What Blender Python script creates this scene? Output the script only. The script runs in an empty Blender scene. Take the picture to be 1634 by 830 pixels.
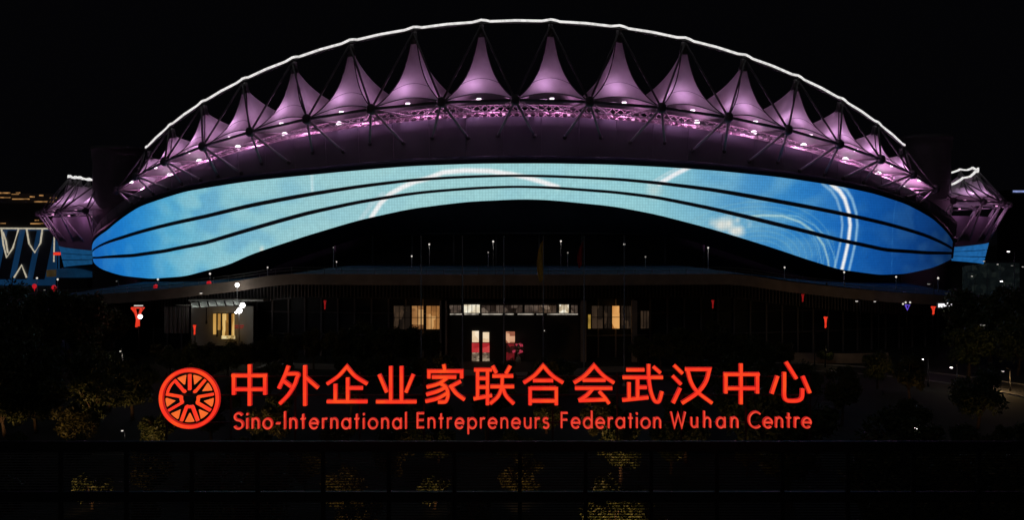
import bpy, bmesh, math, random
import numpy as np
from mathutils import Vector, Matrix

random.seed(7)
rng = np.random.default_rng(7)
scene = bpy.context.scene
COL = scene.collection
R_ = math.radians

# ------------------------------------------------------------------ camera
CAM_Z = 20.0
FPX = 1415.0                      # focal length in photo pixels (photo 1634 wide)
cam_d = bpy.data.cameras.new('camera')
cam = bpy.data.objects.new('camera', cam_d)
COL.objects.link(cam)
cam.location = (0, 0, CAM_Z)
cam.rotation_euler = (R_(90), 0, 0)
cam_d.sensor_width = 36.0
cam_d.lens = 36.0 * FPX / 1634.0
cam_d.shift_y = -30.0 / 1634.0
cam_d.clip_start = 0.5
cam_d.clip_end = 6000
scene.camera = cam

# ------------------------------------------------------------------ night sky
world = bpy.data.worlds.new('World')
scene.world = world
world.use_nodes = True
wn = world.node_tree.nodes
wl = world.node_tree.links
wn.clear()
wo = wn.new('ShaderNodeOutputWorld')
wb = wn.new('ShaderNodeBackground')
sky = wn.new('ShaderNodeTexSky')
sky.sky_type = 'NISHITA'
sky.sun_disc = False
sky.sun_elevation = R_(-4.0)
sky.sun_rotation = R_(200)
wadd = wn.new('ShaderNodeMix'); wadd.data_type = 'RGBA'; wadd.blend_type = 'ADD'
wadd.inputs[0].default_value = 1.0
wadd.inputs[7].default_value = (0.0010, 0.0010, 0.0014, 1)      # city glow on the night sky
wmul = wn.new('ShaderNodeMix'); wmul.data_type = 'RGBA'; wmul.blend_type = 'MULTIPLY'
wmul.inputs[0].default_value = 1.0
wmul.inputs[7].default_value = (0.002, 0.002, 0.002, 1)
wl.new(sky.outputs[0], wmul.inputs[6])
wl.new(wmul.outputs[2], wadd.inputs[6])
wl.new(wadd.outputs[2], wb.inputs[0])
wb.inputs[1].default_value = 1.0
wl.new(wb.outputs[0], wo.inputs[0])
# faint sun lamp added from the camera side as night fill
sd = bpy.data.lights.new('night_fill', 'SUN'); sd.energy = 0.032; sd.angle = R_(12); sd.color = (.95, .92, 1)
so = bpy.data.objects.new('night_fill', sd); COL.objects.link(so)
so.rotation_euler = (R_(58), 0, R_(-28))

scene.view_settings.view_transform = 'Standard'
scene.view_settings.look = 'None'
scene.view_settings.exposure = 0.0
scene.view_settings.gamma = 1.0
scene.view_settings.use_curve_mapping = False

# ------------------------------------------------------------------ helpers
def s2l(c):
    return tuple(((x / 255.0) / 12.92 if x / 255.0 <= 0.04045 else ((x / 255.0 + 0.055) / 1.055) ** 2.4) for x in c)

def P(px, py, d):
    """a point seen at photo pixel (px,py) that really stands d metres away"""
    return Vector(((px - 817.0) / FPX * d, d, CAM_Z + (385.0 - py) / FPX * d))

def new_mat(name):
    m = bpy.data.materials.new(name); m.use_nodes = True
    return m, m.node_tree.nodes, m.node_tree.links, m.node_tree.nodes['Principled BSDF']

def surf(name, color, rough=0.6, metal=0.0, var=0.25, scale=2.0, bump=0.0):
    m, n, l, b = new_mat(name)
    tc = n.new('ShaderNodeTexCoord')
    nz = n.new('ShaderNodeTexNoise'); nz.inputs['Scale'].default_value = scale; nz.inputs['Detail'].default_value = 5
    l.new(tc.outputs['Object'], nz.inputs['Vector'])
    rp = n.new('ShaderNodeValToRGB')
    rp.color_ramp.elements[0].position = 0.3; rp.color_ramp.elements[1].position = 0.7
    rp.color_ramp.elements[0].color = (*[c * (1 - var) for c in color], 1)
    rp.color_ramp.elements[1].color = (*[min(1, c * (1 + var)) for c in color], 1)
    l.new(nz.outputs[0], rp.inputs[0]); l.new(rp.outputs[0], b.inputs['Base Color'])
    b.inputs['Roughness'].default_value = rough; b.inputs['Metallic'].default_value = metal
    if bump:
        bp = n.new('ShaderNodeBump'); bp.inputs['Strength'].default_value = bump
        l.new(nz.outputs[0], bp.inputs['Height']); l.new(bp.outputs[0], b.inputs['Normal'])
    return m

def glow(name, color, strength=1.0, var=0.0, scale=(1, 1, 1), lo=0.3, hi=0.7):
    m, n, l, b = new_mat(name)
    b.inputs['Base Color'].default_value = (.03, .03, .03, 1)
    b.inputs['Emission Color'].default_value = (*color, 1)
    b.inputs['Emission Strength'].default_value = strength
    if var:
        tc = n.new('ShaderNodeTexCoord'); mp = n.new('ShaderNodeMapping'); mp.inputs['Scale'].default_value = scale
        nz = n.new('ShaderNodeTexNoise'); nz.inputs['Scale'].default_value = 1; nz.inputs['Detail'].default_value = 4
        mr = n.new('ShaderNodeMapRange')
        mr.inputs['From Min'].default_value = lo; mr.inputs['From Max'].default_value = hi
        mr.inputs['To Min'].default_value = strength * (1 - var); mr.inputs['To Max'].default_value = strength
        l.new(tc.outputs['Object'], mp.inputs[0]); l.new(mp.outputs[0], nz.inputs['Vector'])
        l.new(nz.outputs[0], mr.inputs[0]); l.new(mr.outputs[0], b.inputs['Emission Strength'])
    return m

class MB:
    """collects shapes, then links them as ONE mesh object"""
    def __init__(self): self.v = []; self.f = []
    def add(self, vs, fs):
        o = len(self.v)
        self.v.extend([tuple(p) for p in vs]); self.f.extend([tuple(i + o for i in f) for f in fs]); return self
    def box(self, c, s, rz=0.0, rx=0.0):
        M = Matrix.Rotation(rz, 3, 'Z') @ Matrix.Rotation(rx, 3, 'X')
        vs = [Vector(c) + M @ Vector((x * s[0] / 2, y * s[1] / 2, z * s[2] / 2)) for x in (-1, 1) for y in (-1, 1) for z in (-1, 1)]
        return self.add(vs, [(0, 1, 3, 2), (4, 6, 7, 5), (0, 4, 5, 1), (2, 3, 7, 6), (0, 2, 6, 4), (1, 5, 7, 3)])
    def tube(self, a, b, r0, r1=None, n=8, cap=True):
        a = Vector(a); b = Vector(b); r1 = r0 if r1 is None else r1
        d = (b - a).normalized()
        u = d.cross(Vector((0, 0, 1)) if abs(d.z) < .95 else Vector((1, 0, 0))).normalized(); w = d.cross(u)
        vs = []
        for p, r in ((a, r0), (b, r1)):
            for k in range(n):
                t = 2 * math.pi * k / n
                vs.append(p + u * (r * math.cos(t)) + w * (r * math.sin(t)))
        fs = [(k, (k + 1) % n, n + (k + 1) % n, n + k) for k in range(n)]
        if cap: fs += [tuple(range(n))[::-1], tuple(range(n, 2 * n))]
        return self.add(vs, fs)
    def path(self, pts, r, n=6):
        pts = [Vector(p) for p in pts]; vs = []; fs = []
        for i, p in enumerate(pts):
            d = (pts[min(i + 1, len(pts) - 1)] - pts[max(i - 1, 0)]).normalized()
            u = d.cross(Vector((0, 0, 1)) if abs(d.z) < .95 else Vector((1, 0, 0))).normalized(); w = d.cross(u)
            for k in range(n):
                t = 2 * math.pi * k / n
                vs.append(p + u * (r * math.cos(t)) + w * (r * math.sin(t)))
        for i in range(len(pts) - 1):
            for k in range(n):
                fs.append((i * n + k, i * n + (k + 1) % n, (i + 1) * n + (k + 1) % n, (i + 1) * n + k))
        fs += [tuple(range(n))[::-1], tuple(range((len(pts) - 1) * n, len(pts) * n))]
        return self.add(vs, fs)
    def lathe(self, c, prof, n=16):
        c = Vector(c); vs = []; fs = []
        for (r, z) in prof:
            for k in range(n):
                t = 2 * math.pi * k / n
                vs.append(c + Vector((r * math.cos(t), r * math.sin(t), z)))
        for i in range(len(prof) - 1):
            for k in range(n):
                fs.append((i * n + k, i * n + (k + 1) % n, (i + 1) * n + (k + 1) % n, (i + 1) * n + k))
        fs += [tuple(range(n))[::-1], tuple(range((len(prof) - 1) * n, len(prof) * n))]
        return self.add(vs, fs)
    def ball(self, c, r, n=10, sz=1.0):
        prof = [(max(.001, r * math.sin(math.pi * i / 6)), -r * sz * math.cos(math.pi * i / 6)) for i in range(7)]
        return self.lathe(c, prof, n)
    def grid(self, pts):           # pts: rows of equal length
        nr = len(pts); nc = len(pts[0]); vs = [p for row in pts for p in row]
        return self.add(vs, [(i * nc + j, i * nc + j + 1, (i + 1) * nc + j + 1, (i + 1) * nc + j) for i in range(nr - 1) for j in range(nc - 1)])
    def build(self, name, mat, parent=None, smooth=False, loc=None):
        me = bpy.data.meshes.new(name)
        me.from_pydata(self.v, [], self.f); me.update()
        if mat is not None: me.materials.append(mat)
        if smooth: me.polygons.foreach_set('use_smooth', [True] * len(me.polygons))
        o = bpy.data.objects.new(name, me); COL.objects.link(o)
        if parent is not None: o.parent = parent
        if loc is not None: o.location = loc
        return o

def tag(o, label=None, cat=None, group=None, kind=None):
    if label: o['label'] = label
    if cat: o['category'] = cat
    if group: o['group'] = group
    if kind: o['kind'] = kind
    return o

def thing(name, label, cat, loc=(0, 0, 0), rz=0.0, group=None):
    o = bpy.data.objects.new(name, None); COL.objects.link(o)
    o.location = loc; o.rotation_euler = (0, 0, rz)
    return tag(o, label, cat, group)

def copy_tree(o, parent=None):
    c = o.copy(); COL.objects.link(c)
    if parent is not None: c.parent = parent
    for ch in list(o.children): copy_tree(ch, c)
    return c

def lamp(name, loc, color, watts, size=.3, parent=None, kind='POINT', target=None, spot=60):
    d = bpy.data.lights.new(name, kind); d.energy = watts; d.color = color
    d.shadow_soft_size = size
    if kind == 'SPOT': d.spot_size = R_(spot); d.spot_blend = .6
    o = bpy.data.objects.new(name, d); COL.objects.link(o); o.location = loc
    if target is not None:
        o.rotation_euler = (Vector(target) - Vector(loc)).to_track_quat('-Z', 'Y').to_euler()
    if parent is not None: o.parent = parent
    return o

def interp(tab, x):
    xs = np.array([t[0] for t in tab]); ys = np.array([t[1] for t in tab])
    # smooth the measured table a little
    xx = np.linspace(xs[0], xs[-1], 400); yy = np.interp(xx, xs, ys)
    k = np.hanning(15); k /= k.sum()
    yp = np.pad(yy, 7, mode='reflect', reflect_type='odd'); yy = np.convolve(yp, k, mode='valid')
    return np.interp(x, xx, yy)

# ------------------------------------------------------------------ materials
M = {}
M['steel'] = surf('dark_painted_steel', (.13, .12, .135), .45, .0, .2, .6)
M['brace'] = surf('light_toned_brace', (.55, .52, .56), .5, 0, .15, .6)  # paler steel: light on the wall braces put into the colour
M['steel_light'] = surf('grey_painted_steel', (.16, .15, .16), .5, 0, .2, .6)
M['wall'] = surf('bowl_cladding', (.29, .255, .33), .7, 0, .14, .12)
M['concrete'] = surf('tower_concrete', (.15, .15, .15), .85, 0, .12, .25)
M['navy'] = surf('navy_metal_panel', (.05, .065, .10), .4, 0, .2, .4)
M['stone'] = surf('podium_stone', (.34, .27, .22), .8, 0, .18, .5)
M['deck'] = surf('blue_lit_paving', (.020, .062, .105), .95, 0, .2, .35)  # blue spill from the screen put into the paving colour
M['deck'].node_tree.nodes['Principled BSDF'].inputs['Specular IOR Level'].default_value = .1
M['ground'] = surf('park_ground', (.03, .034, .024), .9, 0, .4, .08)
M['asphalt'] = surf('asphalt', (.05, .05, .052), .75, 0, .25, .6)
M['kerb'] = surf('kerb_stone', (.32, .31, .29), .8, 0, .15, 1.0)
M['paint'] = surf('road_paint', (.7, .7, .68), .6, 0, .1, 2)
M['glass'] = surf('dark_glass', (.02, .022, .026), .4, 0, .3, .3)
M['glass'].node_tree.nodes['Principled BSDF'].inputs['Specular IOR Level'].default_value = .12
M['black'] = surf('black_metal', (.010, .010, .011), .5, 0, .3, 2)
M['grey_wall'] = surf('pale_plaster', (.30, .31, .29), .8, 0, .1, .5)
M['pole'] = surf('galvanised_pole', (.28, .28, .29), .45, .3, .15, 1.5)
M['bark'] = surf('bark', (.07, .05, .035), .9, 0, .4, 3)
M['seam'] = surf('seam_webbing', (.05, .035, .05), .8, 0, .1, 2)
M['frame_pink'] = surf('painted_space_frame', (.62, .50, .55), .6, 0, .15, .5)
M['white_lamp'] = glow('white_lamp', (1, .97, .93), 6)
M['soft_lamp'] = glow('soft_white_lamp', (1, .93, .84), .75)
M['dim_lamp'] = glow('dim_white_lamp', (.9, .85, .75), .24)
M['pink_lamp'] = glow('pink_floodlight', (1, .80, .96), 3.5)
M['pink_lamp_soft'] = glow('pink_uplight', (1, .45, .80), 1.2)
M['red_lantern'] = glow('red_lantern', (.62, .012, .02), .9, .4, (4, 4, 4))
M['red_neon'] = glow('red_neon', (1, .05, .02), .9, .3, (3, 3, 3))
M['red_dim'] = glow('red_dim', (.42, .012, .012), .6, .4, (3, 3, 3))

def membrane_mat():
    m, n, l, b = new_mat('tensile_membrane')
    n.remove(b)
    out = n['Material Output']
    tc = n.new('ShaderNodeTexCoord')
    nz = n.new('ShaderNodeTexNoise'); nz.inputs['Scale'].default_value = .35; nz.inputs['Detail'].default_value = 4
    l.new(tc.outputs['Object'], nz.inputs['Vector'])
    rp = n.new('ShaderNodeValToRGB')
    rp.color_ramp.elements[0].position = .3; rp.color_ramp.elements[1].position = .7
    rp.color_ramp.elements[0].color = (.60, .57, .59, 1); rp.color_ramp.elements[1].color = (.74, .72, .73, 1)
    l.new(nz.outputs[0], rp.inputs[0])
    df = n.new('ShaderNodeBsdfDiffuse'); tr = n.new('ShaderNodeBsdfTranslucent'); mx = n.new('ShaderNodeMixShader')
    mx.inputs[0].default_value = .45
    l.new(rp.outputs[0], df.inputs[0]); l.new(rp.outputs[0], tr.inputs[0])
    l.new(df.outputs[0], mx.inputs[1]); l.new(tr.outputs[0], mx.inputs[2])
    l.new(mx.outputs[0], out.inputs[0])
    return m
M['membrane'] = membrane_mat()

def rim_mat():
    m, n, l, b = new_mat('bead_light')
    b.inputs['Base Color'].default_value = (.2, .2, .2, 1)
    tc = n.new('ShaderNodeTexCoord')
    nz = n.new('ShaderNodeTexNoise'); nz.inputs['Scale'].default_value = 1.1; nz.inputs['Detail'].default_value = 2
    l.new(tc.outputs['Object'], nz.inputs['Vector'])
    mr = n.new('ShaderNodeMapRange')
    mr.inputs['From Min'].default_value = .32; mr.inputs['From Max'].default_value = .62
    mr.inputs['To Min'].default_value = .62; mr.inputs['To Max'].default_value = .9
    l.new(nz.outputs[0], mr.inputs[0]); l.new(mr.outputs[0], b.inputs['Emission Strength'])
    b.inputs['Emission Color'].default_value = (1, .98, .96, 1)
    return m
M['rim'] = rim_mat()

def led_mat():
    m, n, l, b = new_mat('led_wall')
    b.inputs['Base Color'].default_value = (.01, .012, .015, 1); b.inputs['Roughness'].default_value = .5
    at = n.new('ShaderNodeAttribute'); at.attribute_name = 'screen_content'
    uv = n.new('ShaderNodeUVMap'); uv.uv_map = 'led'
    vo = n.new('ShaderNodeTexVoronoi'); vo.inputs['Scale'].default_value = 1.6; vo.inputs['Randomness'].default_value = .12
    l.new(uv.outputs[0], vo.inputs['Vector'])
    nz = n.new('ShaderNodeTexNoise'); nz.inputs['Scale'].default_value = .9; nz.inputs['Detail'].default_value = 6
    l.new(uv.outputs[0], nz.inputs['Vector'])
    mr = n.new('ShaderNodeMapRange'); mr.inputs['From Min'].default_value = 0; mr.inputs['From Max'].default_value = .55
    mr.inputs['To Min'].default_value = 1.02; mr.inputs['To Max'].default_value = .80
    l.new(vo.outputs['Distance'], mr.inputs[0])
    mr2 = n.new('ShaderNodeMapRange'); mr2.inputs['From Min'].default_value = .3; mr2.inputs['From Max'].default_value = .7
    mr2.inputs['To Min'].default_value = .93; mr2.inputs['To Max'].default_value = 1.07
    l.new(nz.outputs[0], mr2.inputs[0])
    mu = n.new('ShaderNodeMath'); mu.operation = 'MULTIPLY'
    l.new(mr.outputs[0], mu.inputs[0]); l.new(mr2.outputs[0], mu.inputs[1])
    l.new(at.outputs['Color'], b.inputs['Emission Color']); l.new(mu.outputs[0], b.inputs['Emission Strength'])
    return m
M['led'] = led_mat()

def foliage_mat(name, c0, c1):
    m, n, l, b = new_mat(name)
    ge = n.new('ShaderNodeNewGeometry')
    rp = n.new('ShaderNodeValToRGB')
    rp.color_ramp.elements[0].color = (*c0, 1); rp.color_ramp.elements[1].color = (*c1, 1)
    l.new(ge.outputs['Random Per Island'], rp.inputs[0]); l.new(rp.outputs[0], b.inputs['Base Color'])
    b.inputs['Roughness'].default_value = .6
    return m
M['leaf'] = foliage_mat('leaf', (.030, .050, .015), (.095, .115, .035))
M['leaf2'] = foliage_mat('leaf_olive', (.045, .052, .015), (.12, .115, .035))

# ================================================================== SETTING
g = MB(); g.add([(-3000, -200, 0), (3000, -200, 0), (3000, 5000, 0), (-3000, 5000, 0)], [(0, 1, 2, 3)])
tag(g.build('ground', M['ground']), kind='structure')

# ================================================================== STADIUM
AX = math.atan(.0307)
SCX, SCY = .64 + .0307 * 138, 318.0
stadium = thing('stadium', 'huge stadium with purple lit membrane cones and a wrap around blue video screen', 'stadium', (SCX, SCY, 0), -AX)

CSY, RS = 22.0, 152.0                       # centre and radius of the near bowl skin
def skin(th, z, out=0.0):
    r = RS + .10 * (z - 36) + out; t = R_(th)
    return Vector((r * math.sin(t), CSY - r * math.cos(t), z))
def ring(th, r, z):                         # near roof ring, centre of the stadium
    t = R_(th); return Vector((r * math.sin(t), -r * math.cos(t), z))

T_top = [(-63, 15.4), (-61.5, 17.0), (-59.6, 18.68), (-57, 19.9), (-49, 22.9), (-39.8, 28.8), (-31.8, 31.95), (-23.6, 33.76), (-17.7, 34.64), (-12.9, 35.44), (-8.5, 36.11), (-2.8, 36.47), (2.6, 36.48), (7.8, 36.26), (11.3, 35.95), (16, 35.42), (22.9, 34.21), (29, 32.73), (33.6, 31.38), (39, 29.14), (44.8, 25.67), (49.8, 21.52), (51.5, 19.6)]
T_d1 = [(-63, 15.2), (-60.7, 16.9), (-56, 17.9), (-44.5, 21), (-35.6, 23.88), (-29.2, 25.94), (-23.8, 28.2), (-17.8, 30.36), (-13, 31.93), (-8.5, 33.13), (-5.1, 33.61), (-2.8, 33.81), (-.1, 33.93), (2.6, 33.8), (7.9, 33.26), (11.3, 32.56), (16.1, 31.26), (22.5, 28.95), (29.3, 26.57), (35.9, 24.28), (43.6, 21.4), (50.2, 18.54), (51.5, 17.9)]
T_d2 = [(-63, 14.9), (-60, 15.0), (-55, 15.2), (-42.3, 16.23), (-36, 17.5), (-29.4, 19.7), (-24, 22.74), (-17.9, 26.27), (-13.1, 28.55), (-8.6, 30.23), (-6.3, 30.78), (-2.9, 31.36), (-.1, 31.6), (2.6, 31.42), (7.9, 30.47), (11.4, 29.44), (16.1, 27.21), (22.6, 23.79), (29.6, 20.32), (36.3, 17.86), (44, 17.0), (51.5, 16.7)]
T_bot = [(-63, 14.7), (-60, 13.6), (-57, 12.9), (-53.8, 12.1), (-45.6, 10.73), (-38.7, 10.42), (-32.9, 11.43), (-26.9, 14.41), (-24.2, 16.88), (-18, 21.31), (-13.1, 24.65), (-8.6, 27.01), (-4, 28.42), (.4, 28.95), (2.6, 28.78), (7.9, 27.44), (11.4, 25.79), (16.2, 22.78), (22.8, 18.17), (25.8, 15.99), (29.9, 13.4), (35.6, 11.81), (40.2, 11.82), (46.1, 13.1), (50.8, 14.88), (51.5, 15.1)]
TH0, TH1 = -62.9, 51.3

def wall_top(th): return 46.3 - 16.5 * (1 - np.cos(2 * np.radians(th)))
def zn(th): return 35.75 + 13.0 * math.cos(2 * R_(th))
def zrim(th): return 45.7 + 20.6 * math.cos(2 * R_(th))
DTH = 6.28
def rho(a, z=44.0):                         # distance of the bowl skin from the stadium centre in direction a
    t = R_(a); r = RS + .10 * (z - 36)
    return -CSY * math.cos(t) + math.sqrt(r * r - (CSY * math.sin(t)) ** 2)
def rim_z(a):                               # height of the bowl's upper edge in direction a
    return float(wall_top(math.degrees(math.asin(rho(a) * math.sin(R_(a)) / RS))))

# ---- bowl cladding (upper wall) behind and above the screen
ths = np.linspace(-62.5, 53, 160)
rows = []
bot = interp(T_bot, ths); top = wall_top(ths)
for k in range(9):
    f = k / 8
    rows.append([skin(t, b + .1 + (max(w, b + 2) - b) * f) for t, b, w in zip(ths, bot, top)])
rows.append([skin(t, max(w, b + 2), -1.2) for t, b, w in zip(ths, bot, top)])
rows.append([skin(t, max(w, b + 2) - 3, -1.2) for t, b, w in zip(ths, bot, top)])
w = MB(); w.grid(rows); w.build('upper_wall', M['wall'], stadium, True)
# vertical joints of the cladding, thin proud ribs
for t in np.arange(-58, 56, 3.0):
    jb = MB()
    zb = float(interp(T_top, t)) + .6; zt = float(wall_top(t)) - .2
    if zt - zb > 1.5: jb.path([skin(t, zb, .04), skin(t, zt, .04)], .07, 4); jb.build('cladding_joint', M['wall'], stadium)
# dark band right above the screen (screen head trim)
hd = MB()
hd.grid([[skin(t, a + dz, o) for t, a in zip(ths, interp(T_top, ths))] for dz, o in ((.0, .12), (.05, .55), (1.5, .50), (1.7, .06))])
hd.build('screen_head_trim', M['navy'], stadium, True)

# ---- soffit under the screen and the concourse wall behind the deck
def deck_z(x):
    return float(np.interp(abs(x), [36, 40, 46, 57, 66, 78, 100], [14.6, 14.25, 13.3, 12.0, 11.1, 10.2, 9.4]))
rows = [[skin(t, b + .05) for t, b in zip(ths, bot)]]
for f in np.linspace(.1, 1, 8):
    row = []
    for t, b in zip(ths, bot):
        b_ = b + .05; r0 = RS + .10 * (b_ - 36); r1 = 140.
        dz = deck_z(140 * math.sin(R_(t)))
        z1 = min(21.5, max(dz - .5, b_ - 2.5)) if b_ > dz else b_ - .6
        r = r0 + (r1 - r0) * f; z = b_ + (z1 - b_) * f ** 1.3
        row.append(Vector((r * math.sin(R_(t)), CSY - r * math.cos(R_(t)), z)))
    rows.append(row)
sf = MB(); sf.grid(rows); sf.build('bowl_soffit', M['navy'], stadium, True)
cw = MB()
tt = np.linspace(-45, 45, 90)
cw.grid([[Vector((139.5 * math.sin(R_(t)), CSY - 139.5 * math.cos(R_(t)), z)) for t in tt] for z in (9.5, 22.5)])
cw.build('concourse_wall', M['glass'], stadium)
for t in np.arange(-18, 18.1, 4):
    c = MB(); p = Vector((139.0 * math.sin(R_(t)), CSY - 139.0 * math.cos(R_(t)), 14.0))
    c.tube(p + Vector((0, 0, -1)), p + Vector((0, 0, 8)), .55, .55, 10); c.build('concourse_column', M['steel_light'], stadium, True)
# lintel line of the concourse
ln = MB()
lt = np.linspace(-16, 16, 60)
ln.grid([[Vector((r * math.sin(R_(t)), CSY - r * math.cos(R_(t)), z)) for t in lt] for r, z in ((139.2, 22.6), (140.6, 22.6), (140.6, 21.7), (139.2, 21.7))])
ln.build('concourse_lintel', M['steel_light'], stadium)

# ---- LED screen, three bands
ANC = [(-63, (22, 105, 190)), (-55, (26, 118, 202)), (-48, (30, 128, 210)), (-41.5, (48, 146, 214)), (-36, (92, 180, 218)), (-30, (134, 201, 219)), (-23.3, (152, 209, 219)), (-16.7, (162, 213, 219)), (-9, (166, 217, 221)), (0, (162, 215, 220)), (7, (162, 217, 223)), (12, (146, 206, 218)), (16, (120, 186, 214)), (19.4, (92, 164, 210)), (24.6, (54, 138, 206)), (30.6, (26, 106, 190)), (34, (18, 90, 172)), (39, (15, 74, 148)), (46, (12, 56, 118)), (52.7, (10, 42, 86)), (57, (10, 34, 66))]
def content(TH, Z, V):
    TH = np.interp(TH, [-62.9, -55.8, -38.1, -29.3, -22.6, -16.3, -9, 0, 6.9, 13.3, 18.9, 24, 29.7, 37.7, 49.7, 55], [-65, -63, -39.6, -30.3, -23.3, -16.7, -9.2, 0, 7.1, 13.6, 19.4, 24.6, 30.6, 39.1, 52.7, 58])
    xs = np.array([a[0] for a in ANC]); c = np.stack([np.interp(TH, xs, np.array([a[1][k] for a in ANC], float)) for k in range(3)], -1)
    # soft clouds in the video picture: low-frequency waves
    n = np.zeros_like(TH)
    r2 = np.random.default_rng(3)
    for k in range(26):
        ang = r2.uniform(0, 6.28); kk = r2.uniform(.12, 1.5); ph = r2.uniform(0, 6.28)
        n += np.sin(kk * (TH * 2.6 * math.cos(ang) * .7 + Z * math.sin(ang)) + ph + 1.3 * np.sin(TH * .37 + k) + .8 * np.sin(Z * .6 + k * 2)) / (1 + kk * 2.2)
    n /= 4.0
    pale = np.array([180, 222, 222.]); deep = np.array([30, 120, 200.])
    sidew = np.clip((np.abs(TH + 2) - 13) / 14, 0, 1) * np.clip((40 - np.abs(TH + 6)) / 12, .12, 1)
    a = np.clip(n * .8, -.45, .55)[..., None] * (0.10 + .42 * sidew[..., None])
    c = np.where(a > 0, c + (pale - c) * a, c + (deep - c) * (-a))
    # paler towards the lower band on the left, as in the clip
    def dseg(pts):
        sx = 2.5
        q = np.array(pts, float) * [sx, 1]; best = np.full(TH.shape, 1e9)
        for i in range(len(q) - 1):
            ab = q[i + 1] - q[i]; L = (ab ** 2).sum()
            u = np.clip(((TH * sx - q[i, 0]) * ab[0] + (Z - q[i, 1]) * ab[1]) / L, 0, 1)
            best = np.minimum(best, np.hypot(TH * sx - q[i, 0] - u * ab[0], Z - q[i, 1] - u * ab[1]))
        return best
    def line(pts, wd, col, al):
        nonlocal c
        d = dseg(pts); m = np.clip(1.5 - d / wd, 0, 1)[..., None] * al
        c = c + (np.array(col, float) - c) * m
    arc = [(28.9, 33.2), (29.3, 32.64), (30.02, 31.68), (30.78, 29.85), (31.5, 26.67), (31.81, 23.72), (31.75, 20), (31.45, 16.26), (31.1, 12.5)]
    arc = [(a_, z_) for a_, z_ in arc]
    line([(a_ + .1, z_) for a_, z_ in arc], .55, (255, 255, 255), 1.0)
    line([(a_ - .95, z_) for a_, z_ in arc], .36, (150, 195, 228), .8)
    line([(a_ + 1.1, z_) for a_, z_ in arc], .42, (150, 198, 232), .85)
    line([(20.2, 25.4), (21.7, 25.77), (23.66, 25.68), (25.69, 24.31), (27.5, 21.89), (28.69, 18.97), (29.36, 15.56), (29.6, 13)], .26, (190, 224, 222), .75)
    line([(24.3, 25.9), (25.37, 25.59), (27.33, 23.63), (28.98, 20.73), (30, 17.03), (30.5, 13.5)], .16, (140, 196, 220), .6)
    line([(26.2, 23.0), (27.13, 21.89), (28, 18.98), (28.7, 14)], .16, (130, 190, 220), .55)
    for k in range(9):                      # faint ripples round the same centre
        rr = 3.2 + k * .75
        pts = [(21.5 + rr * math.cos(t) * .95, 15.5 + rr * 1.45 * math.sin(t)) for t in np.linspace(-.3, 2.6, 18)]
        line(pts, .12, (150, 200, 205), .28)
    line([(-17.76, 35), (-17.8, 31.1)], .35, (205, 235, 240), .8)
    line([(-12.34, 25.2), (-11.5, 28.2), (-10.61, 30.2), (-9.48, 31.64), (-8.38, 32.8), (-7.32, 33.43), (-5.99, 34.71), (-4.2, 35.06), (-2.19, 34.89), (-.43, 34.22), (.82, 33.56), (2.07, 32.64), (3.4, 31.5)], .5, (255, 255, 255), .95)
    line([(-13.3, 24.8), (-12.3, 28), (-11.2, 30.2)], .5, (205, 226, 232), .5)
    line([(11.9, 32.4), (13.21, 34.44), (14.6, 36.2)], .5, (250, 252, 255), .95)
    line([(11.0, 32.2), (12.4, 34.4), (13.8, 36.3)], .3, (205, 230, 236), .6)
    for (a_, z_, r_, al) in ((17.6, 23.6, 1.6, .85), (18.4, 23.9, 1.9, .95), (19.2, 24.6, 1.3, .9), (20.2, 25.0, 1.1, .8), (19.4, 22.6, 1.6, .9), (18.9, 22.2, 1.5, .9), (16.8, 24.0, 1.1, .45), (20.4, 23.8, 1.2, .45), (-23.6, 17.9, .9, .9), (40.2, 24.6, .42, .8), (39.8, 24.5, .3, .5), (40.7, 24.5, .3, .5), (11.4, 30.7, 1.8, .45)):
        d = np.hypot((TH - a_) * 2.5, Z - z_) + n * .9
        m = np.clip(1.35 - d / r_, 0, 1)[..., None] * al
        c = c + (np.array((238, 238, 228.)) - c) * m
    line([(38.6, 31), (38.4, 24), (39.0, 12)], .14, (45, 115, 185), .5)
    return c

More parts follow.
